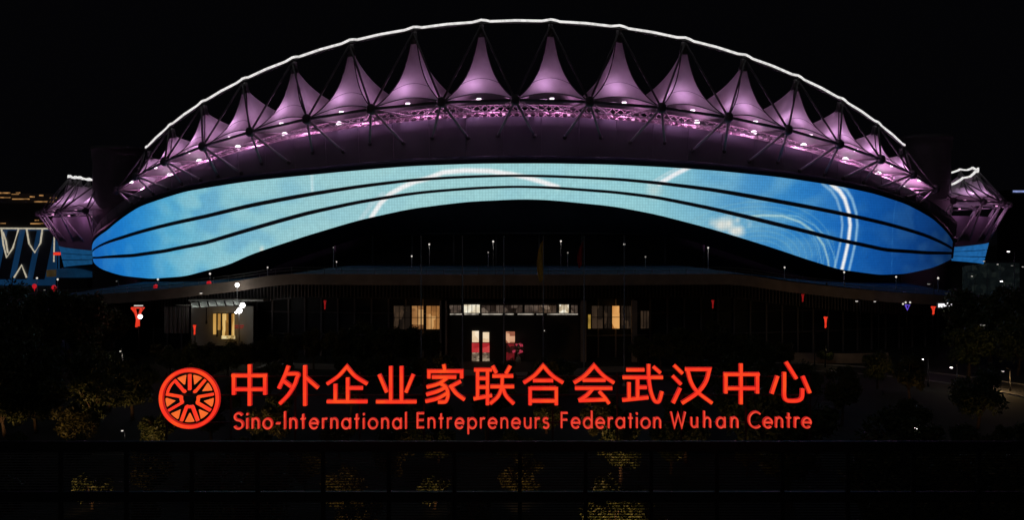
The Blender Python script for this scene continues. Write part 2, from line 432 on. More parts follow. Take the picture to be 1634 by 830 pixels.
def led_band(lo, hi, gap_lo, gap_hi):
    nth, nz_ = 900, 26
    th = np.linspace(TH0 + .2, TH1, nth)
    gw_ = np.interp(np.abs(th), [0, 8, 20, 45, 55], [.8, .95, 1.45, 1.35, .9])
    a = interp(lo, th) + gap_lo * gw_; b = interp(hi, th) - gap_hi * gw_
    b = np.maximum(b, a + .05)
    v = np.linspace(0, 1, nz_)
    TH = np.repeat(th[None], nz_, 0); Z = a[None] + (b - a)[None] * v[:, None]; V = np.repeat(v[:, None], nth, 1)
    rr = RS + .10 * (Z - 36) + .5; tr = np.radians(TH)
    X = rr * np.sin(tr); Y = CSY - rr * np.cos(tr)
    co = np.stack([X, Y, Z], -1).reshape(-1, 3)
    # back rim so that the band has thickness
    def rim(i):
        r2 = rr[i] - .45; return np.stack([r2 * np.sin(tr[i]), CSY - r2 * np.cos(tr[i]), Z[i]], -1)
    co = np.concatenate([co, rim(0), rim(-1)])
    fs = [(i * nth + j, i * nth + j + 1, (i + 1) * nth + j + 1, (i + 1) * nth + j) for i in range(nz_ - 1) for j in range(nth - 1)]
    o1 = nth * nz_; o2 = o1 + nth; nf = len(fs)
    fs += [(o1 + j, o1 + j + 1, j + 1, j) for j in range(nth - 1)]
    q = (nz_ - 1) * nth
    fs += [(q + j, q + j + 1, o2 + j + 1, o2 + j) for j in range(nth - 1)]
    me = bpy.data.meshes.new('screen_band'); me.from_pydata(co.tolist(), [], fs); me.update()
    me.materials.append(M['led']); me.materials.append(M['black'])
    mi = np.zeros(len(fs), int); mi[nf:] = 1; me.polygons.foreach_set('material_index', mi)
    me.polygons.foreach_set('use_smooth', [True] * len(fs))
    cs = content(TH, Z, V).reshape(-1, 3) / 255.
    cl = np.where(cs <= .04045, cs / 12.92, ((cs + .055) / 1.055) ** 2.4)
    cl = np.concatenate([cl, np.zeros((2 * nth, 3))]); cl = np.concatenate([cl, np.ones((len(cl), 1))], 1)
    at = me.color_attributes.new('screen_content', 'FLOAT_COLOR', 'POINT'); at.data.foreach_set('color', cl.ravel())
    uvl = me.uv_layers.new(name='led')
    li = np.zeros(len(me.loops), int); me.loops.foreach_get('vertex_index', li)
    uvv = np.concatenate([np.stack([tr * RS, Z], -1).reshape(-1, 2), np.zeros((2 * nth, 2))])
    uvl.data.foreach_set('uv', uvv[li].ravel())
    o = bpy.data.objects.new('screen_band', me); COL.objects.link(o); o.parent = stadium
    return o
led_band(T_bot, T_d2, .0, .33)
led_band(T_d2, T_d1, .33, .33)
led_band(T_d1, T_top, .33, .0)

# ---- membrane tents
PINK = (.97, .51, 1.0)
PINK2 = (1.0, .40, .86)
def tent(cx, cy, ang0, ang1, fdir, Rn, Rp, Rb, znf, zap, dzb, watts):
    """one membrane cone between two ring nodes; fdir(angle, r) -> local xy"""
    am = (ang0 + ang1) / 2
    def bp(a, r, z): x, y = fdir(a, r); return Vector((x, y, z))
    loop = []
    n1, n2 = 22, 16
    for i in range(n1):
        t = i / n1; a = ang0 + (ang1 - ang0) * t; s = math.sin(math.pi * t)
        loop.append(bp(a, Rn - .5 - 1.6 * s, znf(a) + .25 + 1.55 * s))
    def zv(a, t, sgn): return znf(a) + .25 + dzb * t - 1.2 * math.sin(math.pi * t)
    for i in range(n2):
        t = i / n2; loop.append(bp(ang1, Rn - .5 + (Rb - Rn + .5) * t, zv(ang1, t, 1)))
    for i in range(n1):
        t = i / n1; a = ang1 + (ang0 - ang1) * t; s = math.sin(math.pi * t)
        loop.append(bp(a, Rb + 3 * s, znf(a) + .25 + dzb + 1.0 * s))
    for i in range(n2):
        t = 1 - i / n2; loop.append(bp(ang0, Rn - .5 + (Rb - Rn + .5) * t, zv(ang0, t, 1)))
    ax, ay = fdir(am, Rp)
    rows = []
    NS = 26
    nl = len(loop)
    wk = []                                   # 0 along the front edge, easing to 1 along valleys and back
    for i_ in range(nl):
        if i_ <= n1: wk.append(0.0)
        else: wk.append(min(1.0, min(i_ - n1, nl - i_) / 6))
    for k in range(NS + 1):
        s = (k / NS) ** 1.15; row = []
        for i_, b in enumerate(loop):
            d = Vector((b.x - ax, b.y - ay)); L = d.length; u = d / L
            r0 = .75
            rad = r0 + (L - r0) * s
            z = b.z + (zap - b.z) * (.60 * (1 - s) ** (1.3 + .25 * wk[i_]) + .40 * (1 - s) ** 6)
            row.append(Vector((ax + u.x * rad, ay + u.y * rad, z)))
        row.append(row[0]); rows.append(row)
    m = MB(); m.grid(rows); t_ = m.build('membrane_tent', M['membrane'], stadium, True)
    for ci in (0, n1, 0 + n1 + n2, 2 * n1 + n2):
        if ci in (n1 + n2, 2 * n1 + n2): continue
        sm = MB(); sm.path([rows[k][ci] + Vector((0, 0, .06)) for k in range(0, NS + 1, 2)], .13, 5); sm.build('seam_cable', M['seam'], t_, True)
    em = MB(); em.path([rows[NS][i] for i in range(0, n1 + 1)], .12, 5); em.build('edge_cable', M['steel_light'], t_, True)
    hs = MB(); hs.path([rows[14][i] + Vector((0, 0, .02)) for i in range(0, n1 + 1)], .05, 4); hs.build('panel_seam', M['seam'], t_, True)
    return t_

def mast_cap(xy, z0, z1):
    c = MB(); c.lathe((xy[0], xy[1], 0), [(.86, z0 - .9), (.9, z0 + .1), (.7, z0 + .3), (.5, z1 - .3), (.5, z1)], 14)
    return c.build('mast_head', M['steel'], stadium, True)

def strut(name, a, b, r, mat='steel'):
    m = MB(); m.tube(a, b, r, r, 8); return m.build(name, M[mat], stadium, True)

def floodlight(p, inward, watts, color, big=True):
    """small lamp housing with a glowing face; its light hangs inside the cone"""
    f = MB(); f.box(p, (.85 if big else .6, .5, .46 if big else .36), 0)
    o = f.build('floodlight', M['pink_lamp'] if big else M['pink_lamp_soft'], stadium)
    return o

NEAR = [k for k in range(-8, 9)]
def fn(a, r): t = R_(a); return (r * math.sin(t), -r * math.cos(t))
RN, RP, RB, RRIM = 138., 132., 103., 133.
for k in NEAR:
    a = k * DTH; p = ring(a, RN, zn(a))
    nb = MB(); nb.lathe(p, [(.4, -1.1), (.95, -.7), (1.05, .4), (.7, .9), (.3, 1.1)], 12); nb.build('ring_node', M['steel'], stadium, True)
    for sg in (-1, 1):
        q = a + sg * 1.72
        ts = math.degrees(math.asin(max(-1, min(1, RN * .93 * math.sin(R_(q)) / RS))))
        zf = max(zn(a) - 6.4, float(interp(T_top, ts)) + 2.2)
        if abs(k) >= 7: zf = float(interp(T_top, ts)) + 2.0
        ft = skin(ts, min(zf, zn(a) - 2), .05)
        strut('wall_brace', p, ft, .28, 'brace')
        fb = MB(); fb.ball(ft, .5, 8); fb.build('brace_foot', M['steel'], stadium, True)
for k in NEAR[:-1]:
    a0, a1 = k * DTH, (k + 1) * DTH; am = (a0 + a1) / 2
    p0, p1 = ring(a0, RN, zn(a0)), ring(a1, RN, zn(a1))
    strut('ring_chord', p0, p1, .30)
    zr = zrim(am); zap = zr - 2.5
    pk = ring(am, RRIM, zr - .9)
    strut('mast_strut', p0, pk, .22); strut('mast_strut', p1, pk, .22)
    tent(0, 0, a0, a1, fn, RN, RP, RB, zn, zap, 3.6, 0)
    mast_cap(fn(am, RP), zap, zr - .6)
    # braces from the nodes in to the space frame
    mid = ring(am, 127.5, zn(am) - 1.2)
    strut('frame_brace', p0, mid, .17, 'frame_pink'); strut('frame_brace', p1, mid, .17, 'frame_pink')
    fl = floodlight(ring(am, RN - 1.4, zn(am) + .45), 1, 0, PINK)
    lamp('cone_light', ring(am - .7, 132.6, zn(am) + 3.0), PINK, 500, .7, fl)
    for da in (-1.9, 1.9):
        q = ring(am + da, rho(am + da) - 3, max(zn(am + da) - 1.9, rim_z(am + da) + .3) + (.5 if da > 0 else 0))
        f2 = floodlight(q, 1, 0, PINK2, False)
    lamp('frame_light', ring(am + .8, rho(am) - 2.6, max(zn(am) - 1.9, rim_z(am) + .4)), PINK2, 520 * (1 + 1.2 * (abs(am) / 45) ** 2), .6, f2)
    if abs(am) > 12:
        glare_ball = MB(); glare_ball.ball(ring(am - (1.6 if am < 0 else -1.6), 131, zn(am) - 1.0), .5 + .35 * abs(am) / 45, 10, .7); glare_ball.build('floodlight', M['pink_lamp'], stadium, True)  # extra glowing ball, larger towards the ends to imitate lamp glare
ir = MB(); ia = np.linspace(-8 * DTH, 8 * DTH, 120)
ir.grid([[ring(a, r, zn(a) + dz) for a in ia] for r, dz in ((103.2, 3.7), (98, 4.6), (92, 6.4), (86, 8.6))]); ir.build('inner_roof', M['membrane'], stadium, True)
# light line along the rim: one trough per bay, kinked at each mast
def rim_seg(pts, name='rim_light'):
    rows = []
    for i, p in enumerate(pts):
        rad = Vector((p.x, p.y, 0)).normalized()
        h, t = .22, .14
        rows.append([p + rad * t - Vector((0, 0, h)), p + rad * t + Vector((0, 0, h)), p - rad * t + Vector((0, 0, h)), p - rad * t - Vector((0, 0, h)), p + rad * t - Vector((0, 0, h))])
    m = MB(); m.grid(rows); return m.build(name, M['rim'], stadium)
peaks = [(k + .5) * DTH for k in NEAR[:-1]]
for i in range(len(peaks) - 1):
    a, b = peaks[i], peaks[i + 1]
    pts = []
    for f, dz in ((0, .2), (.07, .1), (.13, -.12), (.5, 0), (.87, -.12), (.95, .06), (1, .2)):
        t = a + (b - a) * f; z = zrim(a) + (zrim(b) - zrim(a)) * f + dz
        pts.append(ring(t, RRIM, z))
    rim_seg(pts)
    # dark carrier pipe below
    strut('rim_pipe', pts[0] - Vector((0, 0, .75)), pts[-1] - Vector((0, 0, .75)), .2)

# ---- pink lit space frame under the membrane
def space_frame(ang0, ang1, da, r0, r1, dr, fdir, zf, bar=.085):
    nA = int((ang1 - ang0) / da); nR = int((r0 - r1) / dr)
    V = []; F = []
    def addbar(a, b, r):
        o = len(V); d = (b - a).normalized(); u = d.cross(Vector((0, 0, 1))).normalized(); w_ = d.cross(u)
        for p in (a, b):
            for t in (0, 2.094, 4.189): V.append(tuple(p + u * (r * math.cos(t)) + w_ * (r * math.sin(t))))
        F.extend([(o, o + 1, o + 4, o + 3), (o + 1, o + 2, o + 5, o + 4), (o + 2, o, o + 3, o + 5)])
    def node(i, j, layer):
        a = ang0 + (i + (.5 if layer else 0)) * da; r = r0 - (j + (.5 if layer else 0)) * dr
        x, y = fdir(a, r)
        return Vector((x, y, zf(a, r) + (1.5 if layer else 0)))
    for i in range(nA):
        for j in range(nR):
            a = node(i, j, 0)
            addbar(a, node(i + 1, j, 0), bar); addbar(a, node(i, j + 1, 0), bar)
            addbar(a if (i + j) % 2 else node(i + 1, j, 0), node(i + 1, j + 1, 0) if (i + j) % 2 else node(i, j + 1, 0), bar * .8)
    m = MB(); m.v = V; m.f = F; return m.build('space_frame', M['frame_pink'], stadium)
space_frame(-50.24, 50.24, .785, 134.5, 98, 2.2, fn, lambda a, r: zn(a) - 1.7 + (134.5 - r) * .12, .10)

# upright X-braced truss standing behind the lamps, all round the arc
V = MB(); TA = .80
for i in range(int(-47 / TA), int(47 / TA)):
    for r_ in range(3):
        a0, a1 = i * TA, (i + 1) * TA
        def tp(a, f):
            lo = rim_z(a) - .9; hi = max(zn(a) + 1.0, lo + 2.4)
            return ring(a, rho(a) - 5.0 - .8 * f, lo + (hi - lo) * f)
        p00, p10, p01, p11 = tp(a0, r_ / 3), tp(a1, r_ / 3), tp(a0, (r_ + 1) / 3), tp(a1, (r_ + 1) / 3)
        V.tube(p00, p11, .085, n=4, cap=False); V.tube(p10, p01, .085, n=4, cap=False); V.tube(p01, p11, .11, n=4, cap=False)
V.build('upright_truss', M['frame_pink'], stadium)
# ---- stair towers
for sx in (-1, 1):
    tw = MB(); c = (-126.2 if sx < 0 else 121.6, -46.5, 0); zt = 49.0 if sx < 0 else 51.6
    tw.lathe(c, [(6.9, 0), (6.9, zt - 4.6), (7.3, zt - 3.2), (7.3, zt - 1.2), (7.5, zt - 1.1), (7.5, zt), (.1, zt)], 48)
    tw.build('stair_tower', M['concrete'], stadium, True)
    gb = MB(); gb.lathe((c[0], c[1], 0), [(7.0, 14), (7.0, 14.4)], 48)
    for zz in (20, 26, 32, 38): gb.lathe((c[0], c[1], 0), [(6.93, zz), (6.98, zz + .05), (6.93, zz + .1)], 48)
    gb.build('tower_joint', M['steel'], stadium)

# ---- side stands: the same roof seen end on beyond the towers
for sx in (-1, 1):
    SC, SR = (103. if sx < 0 else 97.5), 65.
    dz = -1.2 if sx < 0 else 1.4
    def fs_(a, r, sx=sx): t = R_(a); return (sx * (SC + r * math.cos(t)), r * math.sin(t))
    def zsn(a, dz=dz): return 30.2 + dz
    def zsr(a, dz=dz): return 44.0 + dz - 18.0 * (1 - math.cos(R_(a))) * (1.0 if dz > 0 else .42)
    def pt(a, r, z): x, y = fs_(a, r); return Vector((x, y, z))
    na = [-66, -54, -42, -30, -18, -6, 6, 18, 30]
    for i, a in enumerate(na):
        p = pt(a, SR, zsn(a))
        nb = MB(); nb.lathe(p, [(.4, -1.0), (.9, -.6), (1, .4), (.3, 1)], 10); nb.build('ring_node', M['steel'], stadium, True)
        for s_ in (-3.4, 3.4): strut('side_brace', p, pt(a + s_, 58.6, 19.3), .26, 'brace')
        if i < len(na) - 1:
            b = na[i + 1]; am = (a + b) / 2; q = pt(b, SR, zsn(b))
            strut('ring_chord', p, q, .30)
            zr = zsr(am); pk = pt(am, 56, zr - .9)
            strut('side_strut', p, pk, .24); strut('side_strut', q, pk, .24)
            tent(0, 0, a, b, fs_, SR, 56, 36, zsn, zr - 2.6, 5.5, 0)
            mast_cap(fs_(am, 56), zr - 2.6, zr - .6)
            fl = floodlight(pt(am, SR - 1.6, zsn(am) + .3), 1, 0, PINK, False)
            lamp('cone_light', pt(am, 58.5, zsn(am) + 2.4), PINK, 420, .5, fl)
            lamp('wall_light', pt(am, 64.2, zsn(am) - 2.2), PINK2, 260, .4, fl)
    for i in range(len(na) - 2):
        a, b = (na[i] + na[i + 1]) / 2, (na[i + 1] + na[i + 2]) / 2
        rows = []
        for f, d_ in ((0, .1), (.15, -.2), (.5, -.5), (.85, -.2), (1, .1)):
            t = a + (b - a) * f; z = zsr(a) + (zsr(b) - zsr(a)) * f + d_
            c0, c1 = pt(t, 56.3, z), pt(t, 55.7, z); H = Vector((0, 0, .25))
            rows.append([c0 - H, c0 + H, c1 + H, c1 - H, c0 - H])
        m = MB(); m.grid(rows); m.build('rim_light', M['rim'], stadium)
    al = np.linspace(-63, 40, 90)
    def g_(a): return min(1.0, (1 - math.cos(R_(a))) * 1.7)
    def zb_(a, sx=sx): return 10.9 + 2.5 * g_(a) + (1.3 if sx > 0 else 0)
    def zt_(a, sx=sx): return 19.0 - 2.2 * g_(a) + (1.0 if sx > 0 else 0)
    def rs_(z): return 57 + .22 * (z - 10)
    m = MB(); m.grid([[pt(a, rs_(zt_(a) + (27.5 - zt_(a)) * f), zt_(a) + (27.5 - zt_(a)) * f) for a in al] for f in np.linspace(0, 1, 6)]); m.build('side_wall', M['wall'], stadium, True)
    m = MB(); m.grid([[pt(a, rs_(z) - .5, z) for a in al for z in (zb_(a) + (zt_(a) - zb_(a)) * f,)] for f in np.linspace(0, 1, 5)]); m.build('side_backing', M['navy'], stadium, True)
    m = MB(); m.grid([[pt(a, r, zb_(a) + dz_) for a in al] for r, dz_ in ((56.6, 0), (52, -.8), (46, -2.5))]); m.build('side_soffit', M['navy'], stadium, True)
    col = s2l((26, 92, 145)) if sx < 0 else s2l((30, 100, 165))
    side_led = glow('side_led_left' if sx < 0 else 'side_led_right', col, .62 if sx < 0 else 1.0, .35, (.4, .4, .9))
    for (f0, f1) in ((0, .30), (.345, .64), (.685, 1)):
        m = MB(); rows = []
        for f, o_ in ((f0, -.4), (f0, 0), ((f0 + f1) / 2, 0), (f1, 0), (f1, -.4)):
            row = []
            for a in al:
                z = zb_(a) + (zt_(a) - zb_(a)) * f; row.append(pt(a, rs_(z) + o_, z))
            rows.append(row)
        m.grid(rows); m.build('side_screen_band', side_led, stadium)

# ================================================================== PODIUM
podium = thing('podium_building', 'long low podium building with lit lobby windows under the stadium deck', 'building')
def edge_pt(x, r, z):                      # point on the deck edge family of arcs (world)
    ax = .64 + .0307 * (340 - math.sqrt(r * r - x * x) - 180)
    return Vector((x + ax, 340 - math.sqrt(max(1, r * r - x * x)), z))
xs = np.linspace(-84, 84, 120)
def W(v):                                   # stadium-local -> world
    c, s = math.cos(-AX), math.sin(-AX)
    return Vector((SCX + c * v[0] - s * v[1], SCY + s * v[0] + c * v[1], v[2]))
dk = MB()
rows = []
for f in np.linspace(0, 1, 14):
    row = []
    for x in xs:
        e = edge_pt(x, 197, 0)
        th = math.asin(max(-1, min(1, x / 84 * math.sin(R_(46)))))
        b = W((139.0 * math.sin(th), CSY - 139.0 * math.cos(th), 0))
        p = e.lerp(b, f); p.z = deck_z(p.x - 1)
        row.append(p)
    rows.append(row)
dk.grid(rows); tag(dk.build('deck_slab', M['deck'], podium, True))
fa = MB()
fa.grid([[edge_pt(x, r, deck_z(x) + dz) for x in xs] for r, dz in ((196.6, .02), (197.1, .02), (197.1, -1.75), (195, -1.78))])
fa.build('fascia', M['stone'], podium)
hr = MB()
for dz in (1.05, .6): hr.path([edge_pt(x, 196.8, deck_z(x) + dz) for x in xs[::2]], .04, 4)
for x in xs[::2]: hr.tube(edge_pt(x, 196.8, deck_z(x)), edge_pt(x, 196.8, deck_z(x) + 1.05), .035, .035, 4)
hr.build('handrail', M['pole'], podium)
lf = MB()
for x in np.arange(-82, 82, .62):
    p = edge_pt(x, 192.5, deck_z(x) - 1.8)
    lf.box(p - Vector((0, 0, 1.15)), (.18, .5, 2.3))
lf.build('soffit_fins', M['steel'], podium)
lbk = MB(); lbk.grid([[edge_pt(x, 192.0, deck_z(x) + dz) for x in xs] for dz in (-1.7, -4.3)]); lbk.build('fin_backing', M['black'], podium)
ub = MB(); ub.grid([[edge_pt(x, r, deck_z(x) - 1.79) for x in xs] for r in (195.5, 187)]); ub.build('deck_underside', M['stone'], podium)
# curtain wall below
gw = MB(); gw.grid([[edge_pt(x, 188.5, z if z < 5 else deck_z(x) - 1.9) for x in xs] for z in (0, 11)])
gw.build('curtain_wall', M['glass'], podium)
for x in np.arange(-81, 82, 3.0):
    if -12.5 < x < 12.5: continue
    m = MB(); p = edge_pt(x, 188.8, 0); m.box(p + Vector((0, 0, (deck_z(x) - 2) / 2)), (.28, .3, deck_z(x) - 2)); m.build('mullion', M['steel'], podium)
for z in (3.8, 7.6):
    for s0, s1 in ((-82, -12.5), (12.5, 82)):
        m = MB(); m.path([edge_pt(x, 188.85, z) for x in np.linspace(s0, s1, 40)], .12, 4); m.build('transom', M['steel'], podium)

# entrance block in the middle
D0 = 147.6
def px_rect(x0, y0, x1, y1, d):
    a, b = P(x0, y1, d), P(x1, y0, d); return a, b
a, b = px_rect(710, 484, 936, 578, D0)
eb = MB(); eb.box(((a.x + b.x) / 2, D0 + 1.6, b.z / 2), (b.x - a.x, 3.0, b.z)); eb.build('entrance_block', M['black'], podium)
def window(x0, y0, x1, y1, d, mat, name='window', cols=3, rows_=1, label=None, sill=True, barw=.09):
    a, b = px_rect(x0, y0, x1, y1, d)
    m = MB(); m.box(((a.x + b.x) / 2, d + .12, (a.z + b.z) / 2), (b.x - a.x, .10, b.z - a.z)); w_ = m.build(name, mat, podium)
    f = MB()
    for i in range(cols + 1):
        x = a.x + (b.x - a.x) * i / cols; f.box((x, d, (a.z + b.z) / 2), (barw, .12, b.z - a.z + .1))
    for i in range(rows_ + 1):
        z = a.z + (b.z - a.z) * i / rows_; f.box(((a.x + b.x) / 2, d - .003, z), (b.x - a.x + .1, .11, barw))
    f.build('frame', M['black'], w_)
    if label: w_['label'] = label
    return w_
def lit(name, c, s, var=.6, sc=(1.2, 1, .5), lo=.35, hi=.6): return glow(name, s2l(c), s, var, sc, lo, hi)
def room_mat(name, cols, sc, strength=1.0):
    """a lit room seen through glass: blocks and streaks of differing brightness"""
    m, n, l, b = new_mat(name)
    b.inputs['Base Color'].default_value = (.02, .02, .02, 1); b.inputs['Roughness'].default_value = .2
    tc = n.new('ShaderNodeTexCoord'); mp = n.new('ShaderNodeMapping'); mp.inputs['Scale'].default_value = sc
    l.new(tc.outputs['Object'], mp.inputs[0])
    vo = n.new('ShaderNodeTexVoronoi'); vo.inputs['Scale'].default_value = 1; vo.distance = 'CHEBYCHEV'
    l.new(mp.outputs[0], vo.inputs['Vector'])
    nz = n.new('ShaderNodeTexNoise'); nz.inputs['Scale'].default_value = .9; nz.inputs['Detail'].default_value = 5
    l.new(mp.outputs[0], nz.inputs['Vector'])
    sp = n.new('ShaderNodeSeparateColor'); l.new(vo.outputs['Color'], sp.inputs[0])
    ad = n.new('ShaderNodeMath'); ad.operation = 'MULTIPLY_ADD'; ad.inputs[1].default_value = .55
    l.new(sp.outputs[0], ad.inputs[0])
    m2 = n.new('ShaderNodeMath'); m2.operation = 'MULTIPLY'; m2.inputs[1].default_value = .55
    l.new(nz.outputs[0], m2.inputs[0]); l.new(m2.outputs[0], ad.inputs[2])
    rp = n.new('ShaderNodeValToRGB'); e = rp.color_ramp.elements
    while len(e) < len(cols): e.new(.5)
    for i, c in enumerate(cols): e[i].position = .2 + .65 * i / (len(cols) - 1); e[i].color = (*s2l(c), 1)
    l.new(ad.outputs[0], rp.inputs[0]); l.new(rp.outputs[0], b.inputs['Emission Color'])
    b.inputs['Emission Strength'].default_value = strength
    return m
DR = (10, 8, 7)
m_clere = room_mat('clerestory_room', [(16, 12, 10), (38, 30, 26), (74, 62, 54), (110, 96, 84)], (.9, 1, .8))
m_bright = room_mat('bright_room', [(150, 130, 100), (225, 210, 180), (250, 245, 225)], (1.4, 1, 1.4))
m_warm = room_mat('warm_lobby', [(40, 24, 12), (100, 64, 36), (150, 104, 60), (190, 145, 92)], (.55, 1, .5))
m_warm2 = room_mat('amber_lobby', [(90, 54, 26), (160, 108, 58), (200, 150, 92)], (.9, 1, .5))
m_dimw = room_mat('dim_lobby', [(14, 11, 9), (34, 26, 20), (60, 46, 34)], (1.0, 1, .4))
m_door = room_mat('door_upper', [(215, 180, 140), (240, 215, 180), (250, 232, 205)], (.8, 1, .8))
m_dred = room_mat('door_red', [(150, 28, 34), (185, 48, 52), (205, 80, 78)], (.7, 1, .9))
m_grey = room_mat('door_foot', [(30, 26, 22), (110, 92, 76), (170, 150, 126)], (2.2, 1, 2.2))
m_sill = glow('sill_light', s2l((190, 180, 165)), .8, .8, (.9, 1, 1), .35, .55)
DW = D0 - .2
window(717, 487, 736, 500, DW, m_clere, cols=3, label='dim clerestory window at the left end of the strip')
window(740, 486, 766, 500, DW, m_bright, cols=4, label='brightly lit clerestory window with white room light')
window(768, 487, 834, 500, DW, m_clere, cols=9)
window(837, 487, 888, 500, DW, m_clere, cols=7)
window(892, 486, 908, 500, DW, m_bright, cols=2, label='bright square clerestory window at the right of the strip')
window(911, 487, 922, 500, DW, m_clere, cols=2)
for (x0, x1) in ((718, 738), (741, 764), (769, 802), (806, 820), (826, 852), (856, 868), (873, 922)):
    a, b = px_rect(x0, 500.6, x1, 502.6, DW)
    m = MB(); m.box(((a.x + b.x) / 2, DW - .1, (a.z + b.z) / 2), (b.x - a.x, .12, b.z - a.z)); m.build('sill_light', m_sill, podium)
# tall lit door leaves
for (x0, x1, yt) in ((753, 764.5, 528), (770, 781, 530)):
    dr = window(x0, yt, x1, 547, DW, m_door, 'door', 1, 1, 'tall lit door leaf with red lower panel')
    for (y0, y1, mm) in ((547.5, 563, m_dred), (563.5, 577, m_grey)):
        a, b = px_rect(x0, y0, x1, y1, DW)
        m = MB(); m.box(((a.x + b.x) / 2, DW + .1, (a.z + b.z) / 2), (b.x - a.x, .1, b.z - a.z)); m.build('door_panel', mm, dr)
dr = window(807, 529, 822, 548, DW, room_mat('door_blush', [(120, 66, 48), (170, 105, 80), (215, 165, 130)], (.7, 1, .7)), 'door', 1, 1)
a, b = px_rect(808, 549, 821, 576, DW); m = MB(); m.box(((a.x + b.x) / 2, DW + .1, (a.z + b.z) / 2), (b.x - a.x, .1, b.z - a.z)); m.build('door_panel', room_mat('door_dark_red', [(12, 5, 5), (60, 10, 14), (120, 22, 30)], (1.1, 1, .9)), dr)
# lobby windows either side
DL = 150.2
window(628, 488, 655, 526, DL, m_dimw, cols=3, rows_=2)
window(657, 488, 676, 526, DL, m_warm, cols=2, rows_=2)
window(680, 488, 704, 526, DL, m_warm2, cols=3, rows_=2, label='warm amber lobby window left of the entrance')
window(938, 502, 943, 525, DL, lit('yellow_strip', (200, 160, 70), .8), cols=1)
window(944, 488, 962, 525, DL, m_dimw, cols=2, rows_=2)
window(964, 488, 975, 525, DL, m_dimw, cols=2, rows_=2)
window(976.5, 488, 989, 525, DL, room_mat('orange_lobby', [(110, 66, 34), (190, 124, 62), (225, 165, 96)], (.8, 1, .35)), cols=1, rows_=2, label='orange lit lobby window right of the entrance')
window(991, 488, 1008, 525, DL, m_dimw, cols=4, rows_=2)
window(1022, 496, 1036, 525, DL, m_dimw, cols=3, rows_=1)
# portal columns
for px in (706, 709, 931, 1012):
    m = MB(); p = P(px, 480, 147.0); m.box((p.x, 147.0, p.z / 2), (.9, .9, p.z)); m.build('portal_column', M['stone'], podium)

# flower arrangement at the right hand door
fl = thing('flower_stand', 'tall stand of pink and red flowers beside the lit entrance door', 'flowers', (P(827, 577, 146.3).x, 146.3, 0))
m = MB(); m.lathe((0, 0, 0), [(.5, 0), (.35, .8), (.12, 1.0), (.12, 1.6)], 10); m.build('stand', M['grey_wall'], fl, True)
pinkf = glow('flower_pink_glow', s2l((205, 60, 85)), .8, .5, (4, 4, 4)); greenf = M['leaf']  # petals glow: light on the flowers put in as emission
for (dx, z, r) in ((.5, 2.85, .42), (.4, 1.75, .38), (-.7, 1.8, .24), (-.3, 2.9, .16)):
    m = MB()
    for q in range(26):
        v = Vector(rng.normal(0, 1, 3)).normalized() * r * random.uniform(.5, 1); m.ball(Vector((dx, 0, z)) + v, .09, 5)
    m.build('bloom', pinkf, fl)
m = MB()
for q in range(140):
    v = Vector((random.gauss(0, .4), random.gauss(0, .25), random.uniform(.5, 3.2))); m.box(v, (.22, .02, .1), random.uniform(0, 3), random.uniform(0, 3))
m.build('leaves', greenf, fl)
lamp('flower_light', (0, -1.2, 2.6), (1, .7, .6), 14, .2, fl)

# ================================================================== LEFT PAVILION
DPV = 146.0
pv = thing('side_pavilion', 'small glazed pavilion with white louvred canopy and golden columns left of the lobby', 'pavilion')
def slab(name, x0, y0, x1, y1, d, th, mat, parent, label=None):
    a, b = px_rect(x0, y0, x1, y1, d); m = MB(); m.box(((a.x + b.x) / 2, d + th / 2, (a.z + b.z) / 2), (b.x - a.x, th, b.z - a.z))
    o = m.build(name, mat, parent)
    if label: o['label'] = label
    return o
slab('back_wall', 305, 489, 404, 552, DPV + 4, .4, M['grey_wall'], pv)
a = P(340, 485, DPV); 
m = MB(); m.box((P(360, 480, DPV + 2).x, DPV + 3.6, P(0, 481, DPV).z), (12.5, 3.2, .25)); m.build('canopy_roof', M['grey_wall'], pv)
for i, px in enumerate((311, 325, 339, 352, 366, 379)):
    p = P(px, 487 - i * .9, DPV - .2); m = MB()
    m.box(p, (1.15, 2.0, .10), .45, .42); m.build('canopy_louvre', M['grey_wall'], pv)
    lamp('louvre_fill', p + Vector((.1, -.9, .55)), (.93, 1, .95), 16, .08, pv)  # unseen light added above each blade to whiten its top
gold = room_mat('golden_lobby', [(60, 36, 10), (150, 104, 44), (206, 160, 84), (232, 200, 130)], (1.3, 1, .18))
for (x0, x1, y0, y1) in ((340, 344, 501, 534), (345.5, 350.5, 500, 527), (354, 357.5, 500, 541), (358.5, 363.5, 500, 541), (369.5, 372.5, 501, 541)):
    slab('golden_column', x0, y0, x1, y1, DPV + 2.6, .5, gold, pv)  # warm light on the columns put in as emission
for (x0, x1, y0, y1) in ((340, 373, 499.6, 500.8), (345, 347, 501, 538), (352, 354, 501, 538), (364.5, 369, 501, 536)):
    slab('door_frame', x0, y0, x1, y1, DPV + 2.4, .3, M['black'], pv)
slab('lit_threshold', 353, 536, 375, 541, DPV + 2.2, .1, room_mat('threshold', [(90, 66, 30), (190, 160, 100), (235, 215, 160)], (2, 1, 1.5)), pv)  # light on the threshold put in as emission
slab('red_awning', 374, 519.5, 388, 521, DPV + 1.5, .5, M['red_dim'], pv)
slab('red_awning', 374, 523, 387, 524.2, DPV + 1.5, .5, M['red_dim'], pv)
fc = thing('floodlight_cluster', 'stack of two glaring white floodlight globes at the corner of the pavilion', 'floodlight', (P(380, 487, DPV - .6).x, DPV - .6, 0))
pz = P(380, 486, DPV - .6)
m = MB(); m.tube((.1, 0.2, 0), (.1, 0.2, pz.z + .8), .09, .07); m.build('post', M['pole'], fc, True)
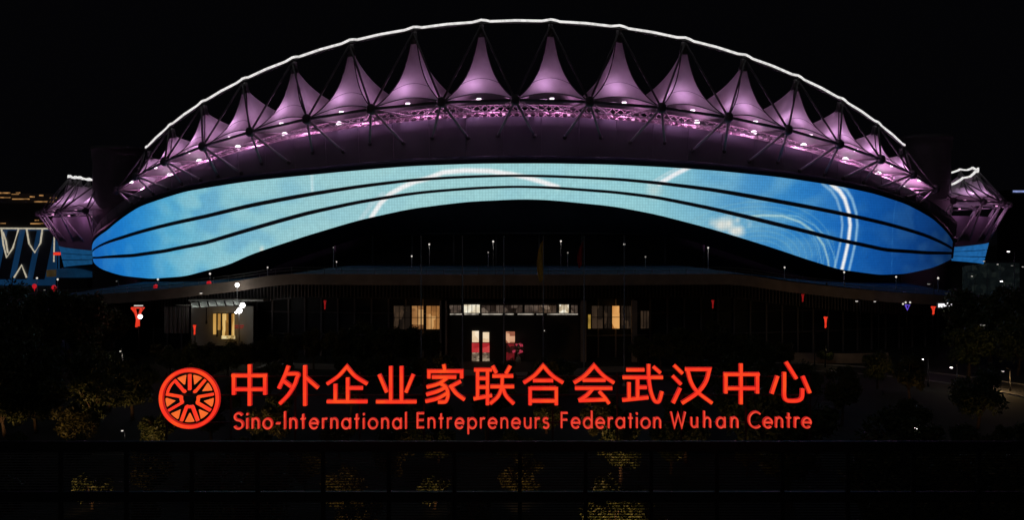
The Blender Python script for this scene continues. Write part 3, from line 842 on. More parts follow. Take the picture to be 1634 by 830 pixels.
for (px, py, r) in ((387, 487.5, .44), (382, 496, .46), (376.5, 499, .2)):
    q = P(px, py, DPV - .6); m = MB(); m.ball((q.x - fc.location.x, 0, q.z), r, 12); o = m.build('globe', M['white_lamp'], fc, True)
lamp('globe_light', (.2, -.8, P(0, 492, DPV).z), (.95, 1, .96), 9, .4, fc)
slab('side_wall', 262, 490, 300, 532, DPV + 5, .3, M['grey_wall'], pv)
for px in (266, 272, 279, 286, 293, 299):
    slab('wall_pier', px, 490, px + 2.6, 532, DPV + 4.6, .3, M['steel_light'], pv)
slab('eave', 280, 486.5, 306, 488.2, DPV + 3.8, .8, M['grey_wall'], pv)
lamp('eave_light', P(296, 494, DPV + 3.2), (1, .9, .8), 5, .2, pv)

# ================================================================== LAMPS ON THE DECK
def globe_lamp(px, py, d, base, label, mat='soft_lamp', r=.24, group='globe lamps on the deck', lantern=None, watts=0, lmat='red_lantern', arm=None):
    top_ = P(px, py, d)
    t = thing('deck_lamp', label, 'lamp', (top_.x, d, base), 0, group)
    h = max(.8, top_.z - base)
    m = MB(); m.lathe((0, 0, 0), [(.18, 0), (.16, .3), (.07, .4), (.05, h - .1)], 8); m.build('pole', M['pole'], t, True)
    m = MB(); m.ball((0, 0, h), r, 10); m.build('globe', M[mat], t, True)
    if lantern:
        q = P(lantern[0], lantern[1], d); dx = q.x - top_.x; dzz = q.z - base
        m = MB(); m.path([(0, 0, dzz + .9), (dx * .5, 0, dzz + 1.05), (dx, 0, dzz + .8)], .03, 5); m.build('bracket', M['pole'], t)
        m = MB(); m.lathe((dx, 0, dzz), [(.14, -.52), (.3, -.42), (.46, -.1), (.46, .12), (.3, .4), (.14, .5)], 12); lo = m.build('lantern', M[lmat], t, True)
        m = MB(); m.lathe((dx, 0, dzz), [(.05, -1.0), (.1, -.54)], 6); m.build('tassel', M[lmat], lo)
    if watts: lamp('globe_light', (0, -.4, h), (1, .95, .88), watts, .2, t)
    return t
def dzz(px, d): return deck_z((px - 825) / FPX * d)
for args in (
    (252, 446, 176, 'white globe lamp with red lantern in front of the lowest left swell of the screen', 'soft_lamp', .2, (248.5, 458)),
    (335, 437, 172, 'white globe lamp with red lantern on deck just left of the glaring white lamp', 'soft_lamp', .2, (333.5, 452)),
    (92, 446, 185, 'lamp with red lantern beside the blue lit low roof, right one of its pair', 'soft_lamp', .2, (86, 459)),
    (59, 444, 185, 'lamp with red lantern under the lit triangle of the far building', 'soft_lamp', .2, (55, 457)),
):
    globe_lamp(args[0], args[1], args[2], dzz(args[0], args[2]) if args[0] > 200 else 4, args[3], args[4], args[5], 'lamp posts with red lanterns', args[6])
globe_lamp(378.5, 455, 146.5, 9.9, 'single glaring white lamp above the pavilion canopy', 'white_lamp', .36, 'globe lamps on the deck', None, 7)
for (px, py, d, lb, mt, r) in (
    (427, 427, 172, 'small white globe lamp on the left ramp of the deck', 'soft_lamp', .17),
    (532, 395, 186, 'tall thin lamp post where the blue deck strip begins on the left', 'dim_lamp', .16),
    (537, 418, 172, 'short lamp at the foot of the tall thin lamp on the left', 'soft_lamp', .15),
    (657, 409, 178, 'white lamp left of the first flagpole above the deck', 'soft_lamp', .2),
    (685, 390, 190, 'white lamp right of the first flagpole under the bowl', 'soft_lamp', .22),
    (779, 403, 184, 'dim lamp under the bowl beside the middle lamp left of centre', 'dim_lamp', .2),
    (787, 385.5, 191, 'bright lamp under the bowl just left of the centre', 'soft_lamp', .24),
    (895, 385, 191, 'bright lamp under the bowl just right of the yellow flag', 'soft_lamp', .24),
    (906, 403.5, 184, 'dim lamp between the yellow flag and the dark red flag', 'dim_lamp', .2),
    (996, 390, 190, 'bright lamp under the bowl right of the dark red flag', 'soft_lamp', .23),
    (1030, 410, 178, 'small lamp above the right end of the blue deck strip', 'dim_lamp', .2),
    (1130, 395.5, 186, 'lamp standing alone below the white cloud on the screen', 'soft_lamp', .22),
    (1252, 427, 172, 'lamp on the right ramp below the ripple rings on the screen', 'soft_lamp', .2),
    (1347, 434.5, 174, 'lamp on the right ramp directly below the bright white arcs', 'soft_lamp', .22),
    (1430, 442, 178, 'lamp on the right ramp under the dark blue end of the screen', 'soft_lamp', .22),
    (1497, 444, 178, 'lamp at the right end of the ramp near the white shop sign', 'soft_lamp', .24),
):
    globe_lamp(px, py, d, dzz(px, d) - .1, lb, mt, r * .85, watts=14 if (d >= 184 and mt == 'soft_lamp') else 0)

# ================================================================== RED NEON KNOTS ON LAMP POSTS
def knot(px, py, d, h, wdt, label, mat='red_neon', lampball=False):
    c = P(px, py, d)
    t = thing('knot_lamp', label, 'street lamp', (c.x, d, 0), 0, 'lamp posts with red neon knots')
    m = MB(); m.tube((0, .2, 0), (0, .2, c.z + h * .7), .1, .07); m.build('pole', M['black'], t, True)
    m = MB(); z0 = c.z
    m.path([(-wdt / 2, 0, z0 + h / 2), (wdt / 2, 0, z0 + h / 2), (0, 0, z0 + h * .05), (-wdt / 2, 0, z0 + h / 2)], .09 + .03 * wdt, 6)
    m.path([(-wdt * .25, 0, z0 + h * .45), (-wdt * .05, 0, z0 - h * .1), (-wdt * .12, 0, z0 - h / 2)], .08 + .05 * wdt, 6)
    m.path([(wdt * .25, 0, z0 + h * .45), (wdt * .05, 0, z0 - h * .1), (wdt * .06, 0, z0 - h * .45)], .08 + .05 * wdt, 6)
    m.build('neon_knot', M[mat], t, True)
    if lampball:
        m = MB(); m.ball((.45, -.2, z0 + .15), .34, 10); m.build('globe', M['white_lamp'], t, True)
        m = MB(); m.box((.1, 0, z0 + h / 2 + .35), (1.3, .3, .14)); m.build('lamp_head', M['soft_lamp'], t)
        lamp('knot_light', (.3, -.9, z0), (1, .2, .15), 25, .2, t)
    return t
knot(220, 507, 138, 3.0, 2.0, 'large bright red knot with a white lamp glowing at its middle', 'red_neon', True)
knot(104, 495, 142, 2.0, .55, 'faint red knot at the far left between dark trees', 'red_dim')
knot(310.5, 527, 142, 1.5, .4, 'thin red knot standing before the pavilion', 'red_neon')
knot(518.5, 487, 146, 1.4, .35, 'small red knot on the dark glass facade left of the lobby', 'red_dim')
knot(1137.5, 486, 146, 1.3, .35, 'small red knot on the dark facade right of the lobby', 'red_dim')
knot(1317.5, 515, 140, 1.7, .5, 'bright red knot above the lit bushes on the right', 'red_neon')
knot(1281, 476, 148, 1.2, .4, 'very dim red knot under the right ramp', 'red_dim')
knot(1489.5, 496, 150, 1.3, .75, 'red heart shaped knot below the right ramp beside the white sign', 'red_neon')

# ================================================================== FLAGPOLES
flagY = glow  # (kept plain: flags are cloth, not lamps)
M['flag_y'] = surf('yellow_cloth', (.45, .36, .06), .8, 0, .2, 3)
M['flag_r'] = surf('red_cloth', (.38, .03, .04), .8, 0, .2, 3)
M['flag_w'] = surf('pale_cloth', (.4, .38, .38), .8, 0, .2, 3)
fdesc = [(672, None, 'bare dark flagpole, first from the left end of the row'), (738, None, 'bare dark flagpole just left of the two lit door leaves'),
         (804, None, 'bare dark flagpole above the blush pink door'), (867, 'flag_y', 'flagpole with a yellow flag hanging limp'),
         (932, 'flag_r', 'flagpole with a dark red flag hanging limp'), (996, None, 'bare dark flagpole at the right end of the row')]
for px, fm, lb in fdesc:
    d = 122.; p = P(px, 379, d)
    t = thing('flagpole', lb, 'flagpole', (p.x, d, 0), 0, 'flagpoles in front of the entrance')
    m = MB(); m.lathe((0, 0, 0), [(.3, 0), (.3, .3), (.1, .35), (.055, p.z)], 8); m.build('pole', M['pole'], t, True)
    m = MB(); m.ball((0, 0, p.z + .1), .12, 8); m.build('finial', M['pole'], t, True)
    if fm:
        rows = []
        L = 5.4 if fm == 'flag_y' else 3.4
        for i in range(16):
            f = i / 15; z = p.z - .4 - L * f; wd = .25 + .75 * math.sin(math.pi * min(1, f * .8 + .1)) * (.8 if f > .1 else .5)
            rows.append([Vector((-.06 - wd * u * (1 if fm == 'flag_y' else .9) - (.25 * f if fm == 'flag_r' else 0), .14 * math.sin(u * 9 + f * 4), z - .5 * u)) for u in np.linspace(0, 1, 10)])
        m = MB(); m.grid(rows); m.build('flag', M[fm], t, True)

# ================================================================== SIGN AND LOUVRED SCREEN
DS = 40.0
def sign_mat():
    m, n, l, b = new_mat('sign_red')
    b.inputs['Base Color'].default_value = (.05, .01, .01, 1)
    tc = n.new('ShaderNodeTexCoord'); nz = n.new('ShaderNodeTexNoise'); nz.inputs['Scale'].default_value = 1.1; nz.inputs['Detail'].default_value = 3
    l.new(tc.outputs['Object'], nz.inputs['Vector'])
    rp = n.new('ShaderNodeValToRGB'); e = rp.color_ramp.elements
    e[0].position = .40; e[0].color = (.97, .036, .017, 1); e[1].position = .74; e[1].color = (1, .088, .014, 1)
    l.new(nz.outputs[0], rp.inputs[0]); l.new(rp.outputs[0], b.inputs['Emission Color']); b.inputs['Emission Strength'].default_value = 1.0
    return m
M['sign_red'] = sign_mat()
M['sign_bloom_edge'] = glow('sign_bloom_edge', (.50, .010, .008), 1.0, .2, (2, 2, 2))  # dim glowing border round each stroke, imitates soft bloom
M['sign_orange'] = glow('sign_orange', (1.0, .16, .028), 1.0, .15, (3, 3, 3))
M['sign_latin'] = glow('sign_latin', (1.0, .075, .038), .92, .28, (2.2, 1, 2.2), .35, .62)
sgn = thing('rooftop_sign', 'red glowing rooftop sign with a wheel emblem, Chinese characters and an English line', 'sign', (0, DS, 0))
def SP(px, py): return Vector(((px - 817) / FPX * DS, 0, CAM_Z + (385 - py) / FPX * DS))
_lift = [0.0]
def stroke(mb, pts, wpx, proud=0.0):
    """a flat channel stroke following pts (photo pixels), built proud of the last so that no faces coincide"""
    _lift[0] = (_lift[0] + .0025) % .05
    hw = wpx / FPX * DS / 2; q = [SP(*p) for p in pts]; q2 = [Vector((p.x, p.z)) for p in q]
    closed = (q2[0] - q2[-1]).length < 1e-5
    L = []; Rr = []; n = len(q2)
    for i in range(n):
        if closed: a, b = q2[(i - 1) % (n - 1)] if i else q2[n - 2], q2[(i + 1) % n if i < n - 1 else 1]
        else: a, b = q2[max(i - 1, 0)], q2[min(i + 1, n - 1)]
        d0 = (q2[i] - a); d1 = (b - q2[i])
        d0 = d0.normalized() if d0.length > 1e-6 else d1.normalized(); d1 = d1.normalized() if d1.length > 1e-6 else d0
        n0 = Vector((-d0.y, d0.x)); n1 = Vector((-d1.y, d1.x)); nn = (n0 + n1)
        nn = nn.normalized() if nn.length > 1e-4 else n0
        k = hw / max(.45, nn.dot(n0)); L.append(q2[i] + nn * k); Rr.append(q2[i] - nn * k)
    y0 = -.06 - _lift[0] - proud; y1 = .05
    vs = []; fs = []
    for i in range(n):
        vs += [Vector((L[i].x, y0, L[i].y)), Vector((Rr[i].x, y0, Rr[i].y)), Vector((L[i].x, y1, L[i].y)), Vector((Rr[i].x, y1, Rr[i].y))]
    for i in range(n - 1):
        o = i * 4; p = o + 4
        fs += [(o, o + 1, p + 1, p), (o + 2, p + 2, p + 3, o + 3), (o, p, p + 2, o + 2), (o + 1, o + 3, p + 3, p + 1)]
    if not closed:
        fs += [(0, 2, 3, 1), ((n - 1) * 4, (n - 1) * 4 + 1, (n - 1) * 4 + 3, (n - 1) * 4 + 2)]
    mb.add(vs, fs)
def smooth_pts(pts, n=6):
    """Catmull-Rom through the given points"""
    p = [np.array(a, float) for a in pts]; p = [2 * p[0] - p[1]] + p + [2 * p[-1] - p[-2]]; out = []
    for i in range(1, len(p) - 2):
        for k in range(n):
            t = k / n; out.append(tuple(.5 * (2 * p[i] + (p[i + 1] - p[i - 1]) * t + (2 * p[i - 1] - 5 * p[i] + 4 * p[i + 1] - p[i + 2]) * t * t + (3 * p[i] - p[i - 1] - 3 * p[i + 1] + p[i + 2]) * t ** 3)))
    out.append(tuple(p[-2])); return out
# strokes per character, in enlarged-crop units; 'c' marks a curved stroke
Z1 = [[(590, 118), (590, 265)], [(810, 118), (810, 265)], [(576, 130), (824, 130)], [(604, 227), (796, 227)], [(702, 52), (702, 342)]]
CH = [
 (240, Z1),
 (240, [['c', (975, 62), (952, 125), (908, 220)], ['c', (962, 118), (1040, 119), (1034, 150), (1018, 195), (975, 265), (915, 328)], [(940, 165), (995, 208)], [(1092, 58), (1092, 342)], [(1092, 138), (1185, 218)]]),
 (240, [['c', (1246, 190), (1325, 135), (1386, 68), (1445, 135), (1530, 190)], [(1392, 145), (1392, 310)], [(1392, 218), (1498, 218)], [(1305, 190), (1305, 310)], [(1246, 313), (1530, 313)]]),
 (590, [[(68, 122), (122, 248)], [(150, 64), (150, 312)], [(225, 64), (225, 312)], [(308, 122), (256, 248)], [(46, 314), (330, 314)]]),
 (590, [[(522, 52), (530, 96)], [(418, 150), (418, 100), (648, 100), (648, 150)], [(440, 141), (610, 141)], ['c', (545, 148), (485, 188), (402, 212)], ['c', (492, 182), (538, 212), (552, 265), (540, 308), (520, 316), (482, 316)], ['c', (535, 213), (480, 240), (400, 264)], ['c', (548, 252), (480, 290), (394, 312)], [(642, 170), (572, 208)], ['c', (566, 196), (610, 255), (670, 300)]]),
 (590, [[(735, 90), (862, 90)], [(760, 90), (760, 288)], [(830, 90), (830, 338)], [(760, 150), (830, 150)], [(760, 212), (830, 212)], [(732, 294), (862, 270)], [(866, 62), (892, 112)], [(990, 62), (960, 116)], [(864, 133), (1012, 133)], [(850, 207), (1018, 207)], ['c', (934, 133), (930, 207), (905, 275), (848, 328)], ['c', (938, 218), (962, 275), (1016, 330)]]),
 (590, [['c', (1084, 182), (1160, 130), (1222, 62), (1285, 130), (1362, 182)], [(1150, 165), (1292, 165)], [(1130, 212), (1130, 338)], [(1314, 212), (1314, 338)], [(1130, 220), (1314, 220)], [(1130, 308), (1314, 308)]]),
 (590, [['c', (1438, 182), (1515, 130), (1580, 60), (1645, 130), (1720, 182)], [(1500, 162), (1660, 162)], [(1446, 219), (1708, 219)], ['c', (1572, 222), (1530, 268), (1472, 308)], [(1472, 306), (1660, 300)], ['c', (1616, 242), (1655, 285), (1686, 328)]]),
 (940, [[(262, 90), (388, 90)], [(236, 143), (518, 143)], [(280, 178), (280, 300)], [(340, 143), (340, 292)], [(340, 213), (404, 213)], [(233, 303), (416, 284)], ['c', (418, 50), (419, 143), (432, 235), (455, 300), (475, 315), (494, 305), (512, 242)], [(452, 68), (502, 112)]]),
 (940, [[(598, 58), (657, 116)], [(588, 133), (646, 192)], [(590, 324), (640, 218)], ['c', (676, 86), (760, 86), (846, 86), (820, 175), (760, 252), (652, 325)], ['c', (692, 90), (718, 180), (765, 248), (864, 324)]]),
 (940, [[(960, 110), (960, 255)], [(1182, 110), (1182, 255)], [(946, 121), (1196, 121)], [(974, 220), (1168, 220)], [(1068, 46), (1068, 332)]]),
 (940, [[(1326, 133), (1284, 258)], ['c', (1373, 106), (1373, 200), (1373, 275), (1390, 304), (1432, 309), (1474, 304), (1497, 282), (1501, 222)], [(1386, 36), (1458, 152)], [(1503, 136), (1552, 252)]]),
]
SC = 1634 / 370.
sharp_mid = {}
for x0, strokes in CH:
    mb = MB(); fb_ = MB()
    for s in strokes:
        if s[0] == 'c':
            pts = s[1:]
            if len(pts) == 5 and pts[2][1] < pts[0][1] - 60 and pts[2][1] < pts[4][1] - 60 and abs(pts[0][1] - pts[4][1]) < 5:   # roof strokes stay pointed
                pts = smooth_pts(pts[:3], 5) + smooth_pts(pts[2:], 5)[1:]
            elif len(pts) == 6 and abs(pts[0][1] - pts[2][1]) < 4:
                pts = list(pts[:2]) + smooth_pts(pts[2:], 5)
            else: pts = smooth_pts(pts, 5)
        else: pts = s
        q = [(x0 + a / SC, 570 + b / SC) for a, b in pts]
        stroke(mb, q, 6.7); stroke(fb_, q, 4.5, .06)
    o = mb.build('chinese_character', M['sign_bloom_edge'], sgn); fb_.build('lit_face', M['sign_red'], o)
# wheel emblem
def circ(cx, cy, r, a0, a1, n): return [(cx + r * math.sin(R_(a)), cy - r * math.cos(R_(a))) for a in np.linspace(a0, a1, n)]
ex, ey = 303, 636
emb = thing('emblem', None, None); del_ = emb
emb.parent = sgn
mb = MB(); stroke(mb, circ(ex, ey, 45.2, 0, 360, 73), 7.2); mb.build('wheel_rim', M['sign_bloom_edge'], emb)
mb = MB(); stroke(mb, circ(ex, ey, 45.2, 0, 360, 73), 4.8, .06); mb.build('rim_face', M['sign_red'], emb)
mb = MB()
for k in range(9):
    a = 40 * k
    stroke(mb, [(ex + r * math.sin(R_(a)), ey - r * math.cos(R_(a))) for r in (13.2, 38.4)], 4.3)
mb.build('wheel_spokes', M['sign_red'], emb)
mb = MB()
for a0, a1 in ((76, 124), (156, 204), (236, 284), (28, 44), (316, 332)): stroke(mb, circ(ex, ey, 13.6, a0, a1, 8), 4.4)
mb.build('wheel_hub', M['sign_red'], emb)
for k in range(9):
    a = 20 + 40 * k; mb = MB()
    if k == 7:
        stroke(mb, circ(ex, ey, 36.6, a - 15, a + 15, 6), 3.2); mb.build('wheel_wedge', M['sign_red'], emb); continue
    _lift[0] = (_lift[0] + .0025) % .05
    tri = circ(ex, ey, 37.6, a - 10.5, a + 10.5, 5) + [(ex + 23.5 * math.sin(R_(a)), ey - 23.5 * math.cos(R_(a)))]
    f0 = [SP(*p) + Vector((0, -.06 - _lift[0], 0)) for p in tri]; f1 = [SP(*p) + Vector((0, .05, 0)) for p in tri]; n = len(tri)
    mb.add(f0 + f1, [tuple(range(n))[::-1], tuple(range(n, 2 * n))] + [(i, (i + 1) % n, n + (i + 1) % n, n + i) for i in range(n)])
    mb.build('wheel_wedge', M['sign_orange'], emb)
# latin line: geometric sans strokes. units: cap height 1, x-height .68
def arc(cx, cy, rx, ry, a0, a1, n=14): return [(cx + rx * math.cos(R_(a)), cy + ry * math.sin(R_(a))) for a in np.linspace(a0, a1, n)]
xh, rr = .66, .29
bowl = arc(.31, .31, .27, .31, 0, 360, 25)
GL = {
 'S': (.56, [arc(.28, .755, .235, .225, 20, 270, 14) + arc(.28, .255, .27, .265, 90, -160, 14)[1:]]),
 'i': (.12, [[(.06, 0), (.06, xh)], [(.06, .85), (.06, .97)]]),
 'n': (.50, [[(.06, 0), (.06, xh)], [(.06, .3)] + arc(.255, .40, .19, .24, 170, 0, 10) + [(.445, 0)]]),
 'o': (.62, [bowl]),
 '-': (.30, [[(.03, .33), (.27, .33)]]),
 'I': (.14, [[(.07, -.02), (.07, 1.08)]]),
 't': (.34, [[(.17, 0), (.17, .92)], [(.03, xh - .03), (.31, xh - .03)]]),
 'e': (.60, [[(.05, .33), (.555, .33)] + arc(.30, .31, .255, .31, 0, 318, 22)]),
 'r': (.32, [[(.06, 0), (.06, xh)], [(.06, .36)] + arc(.235, .43, .17, .2, 170, 60, 6)]),
 'a': (.60, [arc(.30, .31, .25, .31, 0, 360, 25), [(.55, 0), (.55, xh)]]),
 'l': (.12, [[(.06, 0), (.06, 1.04)]]),
 'E': (.50, [[(.06, 0), (.06, 1)], [(.06, .955), (.47, .955)], [(.06, .52), (.45, .52)], [(.06, .045), (.47, .045)]]),
 'F': (.48, [[(.06, 0), (.06, 1)], [(.06, .955), (.45, .955)], [(.06, .52), (.43, .52)]]),
 'p': (.60, [arc(.31, .31, .25, .31, 0, 360, 25), [(.06, -.36), (.06, xh)]]),
 'u': (.50, [[(.06, xh)] + [(.06, .26)] + arc(.25, .26, .19, .24, 180, 360, 10) + [(.44, xh)], [(.44, 0), (.44, .3)]]),
 's': (.40, [arc(.20, .49, .15, .145, 30, 270, 10) + arc(.20, .175, .17, .17, 90, -150, 10)[1:]]),
 'd': (.60, [arc(.29, .31, .25, .31, 0, 360, 25), [(.54, 0), (.54, 1.08)]]),
 'W': (.96, [[(.03, 1), (.25, .03), (.48, .9), (.71, .03), (.93, 1)]]),
 'h': (.50, [[(.06, 0), (.06, 1.06)], [(.06, .3)] + arc(.255, .40, .19, .24, 170, 0, 10) + [(.445, 0)]]),
 'C': (.76, [arc(.46, .5, .42, .5, 48, 312, 22)]),
}
CAPH, BASE = 25.0, 683.0
for word, x0, x1, bl in (('Sino-International', 374.5, 649.5, 684), ('Entrepreneurs', 665, 876, 683.5), ('Federation', 894.5, 1054.5, 683), ('Wuhan', 1069.5, 1177.5, 682.5), ('Centre', 1193.5, 1294, 682.5)):
    wsum = sum(GL[c][0] for c in word) * CAPH
    sp = (x1 - x0 - wsum) / (len(word) - 1)
    x = x0
    for c in word:
        mb = MB(); fb_ = MB()
        for s in GL[c][1]:
            q = [(x + a * CAPH, bl - b * CAPH) for a, b in s]
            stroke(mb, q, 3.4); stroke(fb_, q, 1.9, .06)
        o = mb.build('latin_letter', M['sign_bloom_edge'], sgn); fb_.build('lit_face', M['sign_latin'], o)
        x += GL[c][0] * CAPH + sp
# carrier frame behind the letters
for py in (602, 632, 676):
    m = MB(); a, b = SP(258, py), SP(1296, py); m.box(((a.x + b.x) / 2, .22, a.z), (b.x - a.x, .06, .06)); m.build('carrier_rail', M['black'], sgn)
for px in np.arange(262, 1300, 103.4):
    m = MB(); a = SP(px, 596); b = SP(px, 706); m.box((a.x, .30, (a.z + b.z) / 2), (.07, .07, a.z - b.z)); m.build('support_post', M['black'], sgn)

DF = 40.6
scr = thing('louvred_screen', 'dark louvred metal parapet screen across the bottom of the view carrying the red sign', 'screen wall', (0, DF, 0))
def FP(px, py): return Vector(((px - 817) / FPX * DF, 0, CAM_Z + (385 - py) / FPX * DF))
for y0, y1 in ((704.5, 721), (785, 799.5), (868, 884)):
    a, b = FP(-420, y1), FP(2060, y0); m = MB(); m.box(((a.x + b.x) / 2, 0, (a.z + b.z) / 2), (b.x - a.x, .24, b.z - a.z)); m.build('rail', M['black'], scr)
PX = np.arange(202 - 7 * 104.6, 2060, 104.6)
for px in PX:
    m = MB(); a = FP(px, 721); b = FP(px, 960); m.box((a.x, .02, (a.z + b.z) / 2), (.17, .2, a.z - b.z)); m.build('post', M['black'], scr)
for i in range(len(PX) - 1):
    m = MB(); a = FP(PX[i] + 2.8, 0).x; b = FP(PX[i + 1] - 2.8, 0).x
    for (y0, y1) in ((724, 784), (802, 866)):
        for py in np.arange(y0, y1, 4.3):
            z = FP(0, py).z; m.box(((a + b) / 2, .0, z), (b - a, .07, .055), 0, R_(-18))
    m.build('louvre_panel', M['black'], scr)
rf = MB(); rf.box((0, 30 - DF - .2, 3.4), (72, 21, .3)); rf.build('roof_slab', M['black'], scr)

# ================================================================== FAR BUILDINGS
warm_line = glow('warm_light_strip', s2l((205, 150, 90)), .75, .75, (.35, 1, 1), .38, .55)
white_line = glow('white_light_string', s2l((215, 205, 180)), .85, .45, (.8, 1, .8))
DB = 400.
fb = thing('sports_hall', 'distant teal lit hall with white light garlands left of the stadium', 'building', (0, DB, 0))
def BP(px, py, d=DB): p = P(px, py, d); return Vector((p.x, 0, p.z))
def qd(name, x0, y0, x1, y1, dy, th, mat, par):
    a, b = BP(x0, y1), BP(x1, y0); m = MB(); m.box(((a.x + b.x) / 2, dy, (a.z + b.z) / 2), (b.x - a.x, th, b.z - a.z)); return m.build(name, mat, par)
teal = glow('teal_glow_facade', s2l((12, 46, 78)), 1.0, .45, (.06, 1, .03))  # teal light on the wall put in as weak emission
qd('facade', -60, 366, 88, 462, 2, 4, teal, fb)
qd('upper_hall', -70, 324, 84, 366, 6, 10, M['black'], fb)
for i, x in enumerate((-50, -22, 6, 34, 62)):
    a, b = BP(x + 16, 368), BP(x, 446); w_ = 2.6
    m = MB(); m.add([Vector((a.x - w_, -.3, a.z)), Vector((a.x + w_, -.3, a.z)), Vector((b.x + w_, -.3, b.z)), Vector((b.x - w_, -.3, b.z)),
                     Vector((a.x - w_, 0, a.z)), Vector((a.x + w_, 0, a.z)), Vector((b.x + w_, 0, b.z)), Vector((b.x - w_, 0, b.z))],
                    [(0, 1, 2, 3), (4, 7, 6, 5), (0, 4, 5, 1), (1, 5, 6, 2), (2, 6, 7, 3), (3, 7, 4, 0)]); m.build('diagonal_fin', M['navy'], fb)
for pts in ([(4, 366), (7, 390), (12, 411), (22, 396), (31, 366)], [(44, 366), (48, 389), (57, 403), (66, 388), (69, 366)], [(-36, 366), (-28, 405), (-12, 366)], [(6, 370), (11, 385), (14, 404)], [(24, 443), (36, 423), (44, 443)]):
    m = MB(); m.path([BP(*p) + Vector((0, -.8, 0)) for p in pts], .36, 6); m.build('light_garland', white_line, fb)
m = MB(); m.path([BP(-60, 364) + Vector((0, -.6, 0)), BP(89, 365) + Vector((0, -.6, 0))], .4, 6); m.build('eaves_light', white_line, fb)
m = MB(); m.path([BP(88, 366) + Vector((0, -.6, 0)), BP(87, 418) + Vector((0, -.6, 0))], .28, 6); m.build('corner_light', white_line, fb)
for (x0, y0, x1, y1) in ((-40, 306, -2, 307.5), (0, 307, 17, 309), (20, 309.5, 31, 310.5), (0, 314.5, 18, 316), (21, 317, 48, 318.5), (56, 321, 88, 323), (27, 307, 33, 308.5), (64, 311, 70, 313), (81, 315, 91, 317), (50, 356, 66, 358), (66, 356, 86, 357.2), (57, 351, 63, 352.5), (-30, 356, 10, 357), (49, 313, 56, 315)):
    qd('roof_light_strip', x0, y0, x1, y1, -.6, .5, warm_line, fb)
qd('roof', -72, 308, 80, 324, 10, 12, M['navy'], fb)
lr = thing('low_hall', 'low round ended building washed blue beside the left end of the screen', 'building', (P(115, 440, 300).x, 300, 0))
def LP(px, py): p = P(px, py, 300); return Vector((p.x - lr.location.x, 0, p.z))
a, b = LP(90, 443), LP(140, 429)
m = MB(); m.lathe((b.x - 3, 3, 0), [(3.4, a.z), (3.4, b.z - .8), (2.6, b.z), (.1, b.z + .1)], 18); m.build('round_end', glow('blue_light_glow', s2l((11, 42, 68)), .8, .4, (.3, .3, .3)), lr, True)  # blue light on the building put in as emission
m = MB(); m.box(((a.x + b.x) / 2 - 1.5, 3, (a.z + b.z) / 2), (b.x - a.x - 3, 6, b.z - a.z)); m.build('upper_wall', bpy.data.materials['blue_light_glow'], lr)
m = MB(); m.box(((a.x + b.x) / 2, 3, a.z / 2 - .1), (b.x - a.x, 7, a.z - .2)); m.build('base', M['black'], lr)  # black base stands in for the lower part lost in darkness
m = MB(); q0, q1 = LP(74, 442), LP(84, 431); m.box(((q0.x + q1.x) / 2, 2.5, (q0.z + q1.z) / 2), (q1.x - q0.x, 5, q1.z - q0.z)); m.build('lit_bay', glow('ochre_window', s2l((62, 50, 26)), .8, .5, (.5, .5, .5)), lr)
rsign = thing('red_sign_board', 'small glowing red sign between the far hall and the stadium screen', 'sign', (P(91, 405, 330).x, 330, 0))
m = MB(); m.box((0, 0, P(0, 405, 330).z), (2.6, .3, 1.1)); m.build('face', M['red_neon'], rsign)
m = MB(); m.tube((0, .4, 0), (0, .4, P(0, 405, 330).z), .2); m.build('post', M['black'], rsign)

D6 = 620.
tb = thing('far_tower', 'dark far off tower block with a white sign bar at right edge', 'building', (P(1650, 400, D6).x, D6, 0))
m = MB(); m.box((0, 8, 28), (34, 16, 56)); m.build('tower_wall', M['black'], tb)
m = MB()
a = P(1616, 305.5, D6); m.box((a.x - tb.location.x + 9, -.5, a.z), (18, .6, 1.3)); m.build('sign_bar', glow('cool_white_sign', s2l((150, 165, 225)), 1.0, .5, (.5, 1, 1)), tb)
for z in range(4, 54, 4):
    m = MB(); m.box((0, -.2, z), (33, .3, 1.4)); m.build('window_band', M['glass'], tb)

rb = thing('roadside_block', 'dim greenish low building glimmering beyond the right end of the stadium', 'building', (P(1590, 440, 330).x, 330, 0))
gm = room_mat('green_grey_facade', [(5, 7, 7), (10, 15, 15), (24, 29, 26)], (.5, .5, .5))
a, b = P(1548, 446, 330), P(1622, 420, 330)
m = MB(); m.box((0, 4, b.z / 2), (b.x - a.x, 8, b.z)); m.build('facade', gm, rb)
m = MB(); m.box((0, 4, b.z + .3), (b.x - a.x + 1, 9, .5)); m.build('roof', M['black'], rb)

shop = thing('shop_sign', 'bright white slanted light box sign under the right end of the ramp', 'sign', (P(1511, 487, 152).x, 152, 0))
zc = P(0, 487, 152).z
m = MB()
for k, (dx, w_) in enumerate(((-.75, 1.35), (.62, 1.1), (1.5, .45))):
    m.box((dx, 0, zc + dx * .12), (w_, .25, .62 if k < 2 else .4), 0)
m.build('light_box', glow('shop_white', (1, .97, 1), 1.3, .15, (2, 2, 2)), shop)
m = MB(); m.box((0, .25, zc), (3.4, .2, .9)); m.build('backing', M['black'], shop)
for dx in (-1.4, 1.4):
    m = MB(); m.tube((dx, .4, 0), (dx, .4, zc + .3), .08); m.build('post', M['black'], shop)
lamp('sign_light', (0, -1.2, zc), (1, .97, 1), 14, .3, shop)
pur = thing('purple_lamp', 'small violet neon ornament with white bulbs left of the white shop sign', 'lamp', (P(1448, 490, 150).x, 150, 0))
zc = P(0, 490, 150).z
m = MB(); m.tube((0, .2, 0), (0, .2, zc + .8), .06); m.build('pole', M['black'], pur)
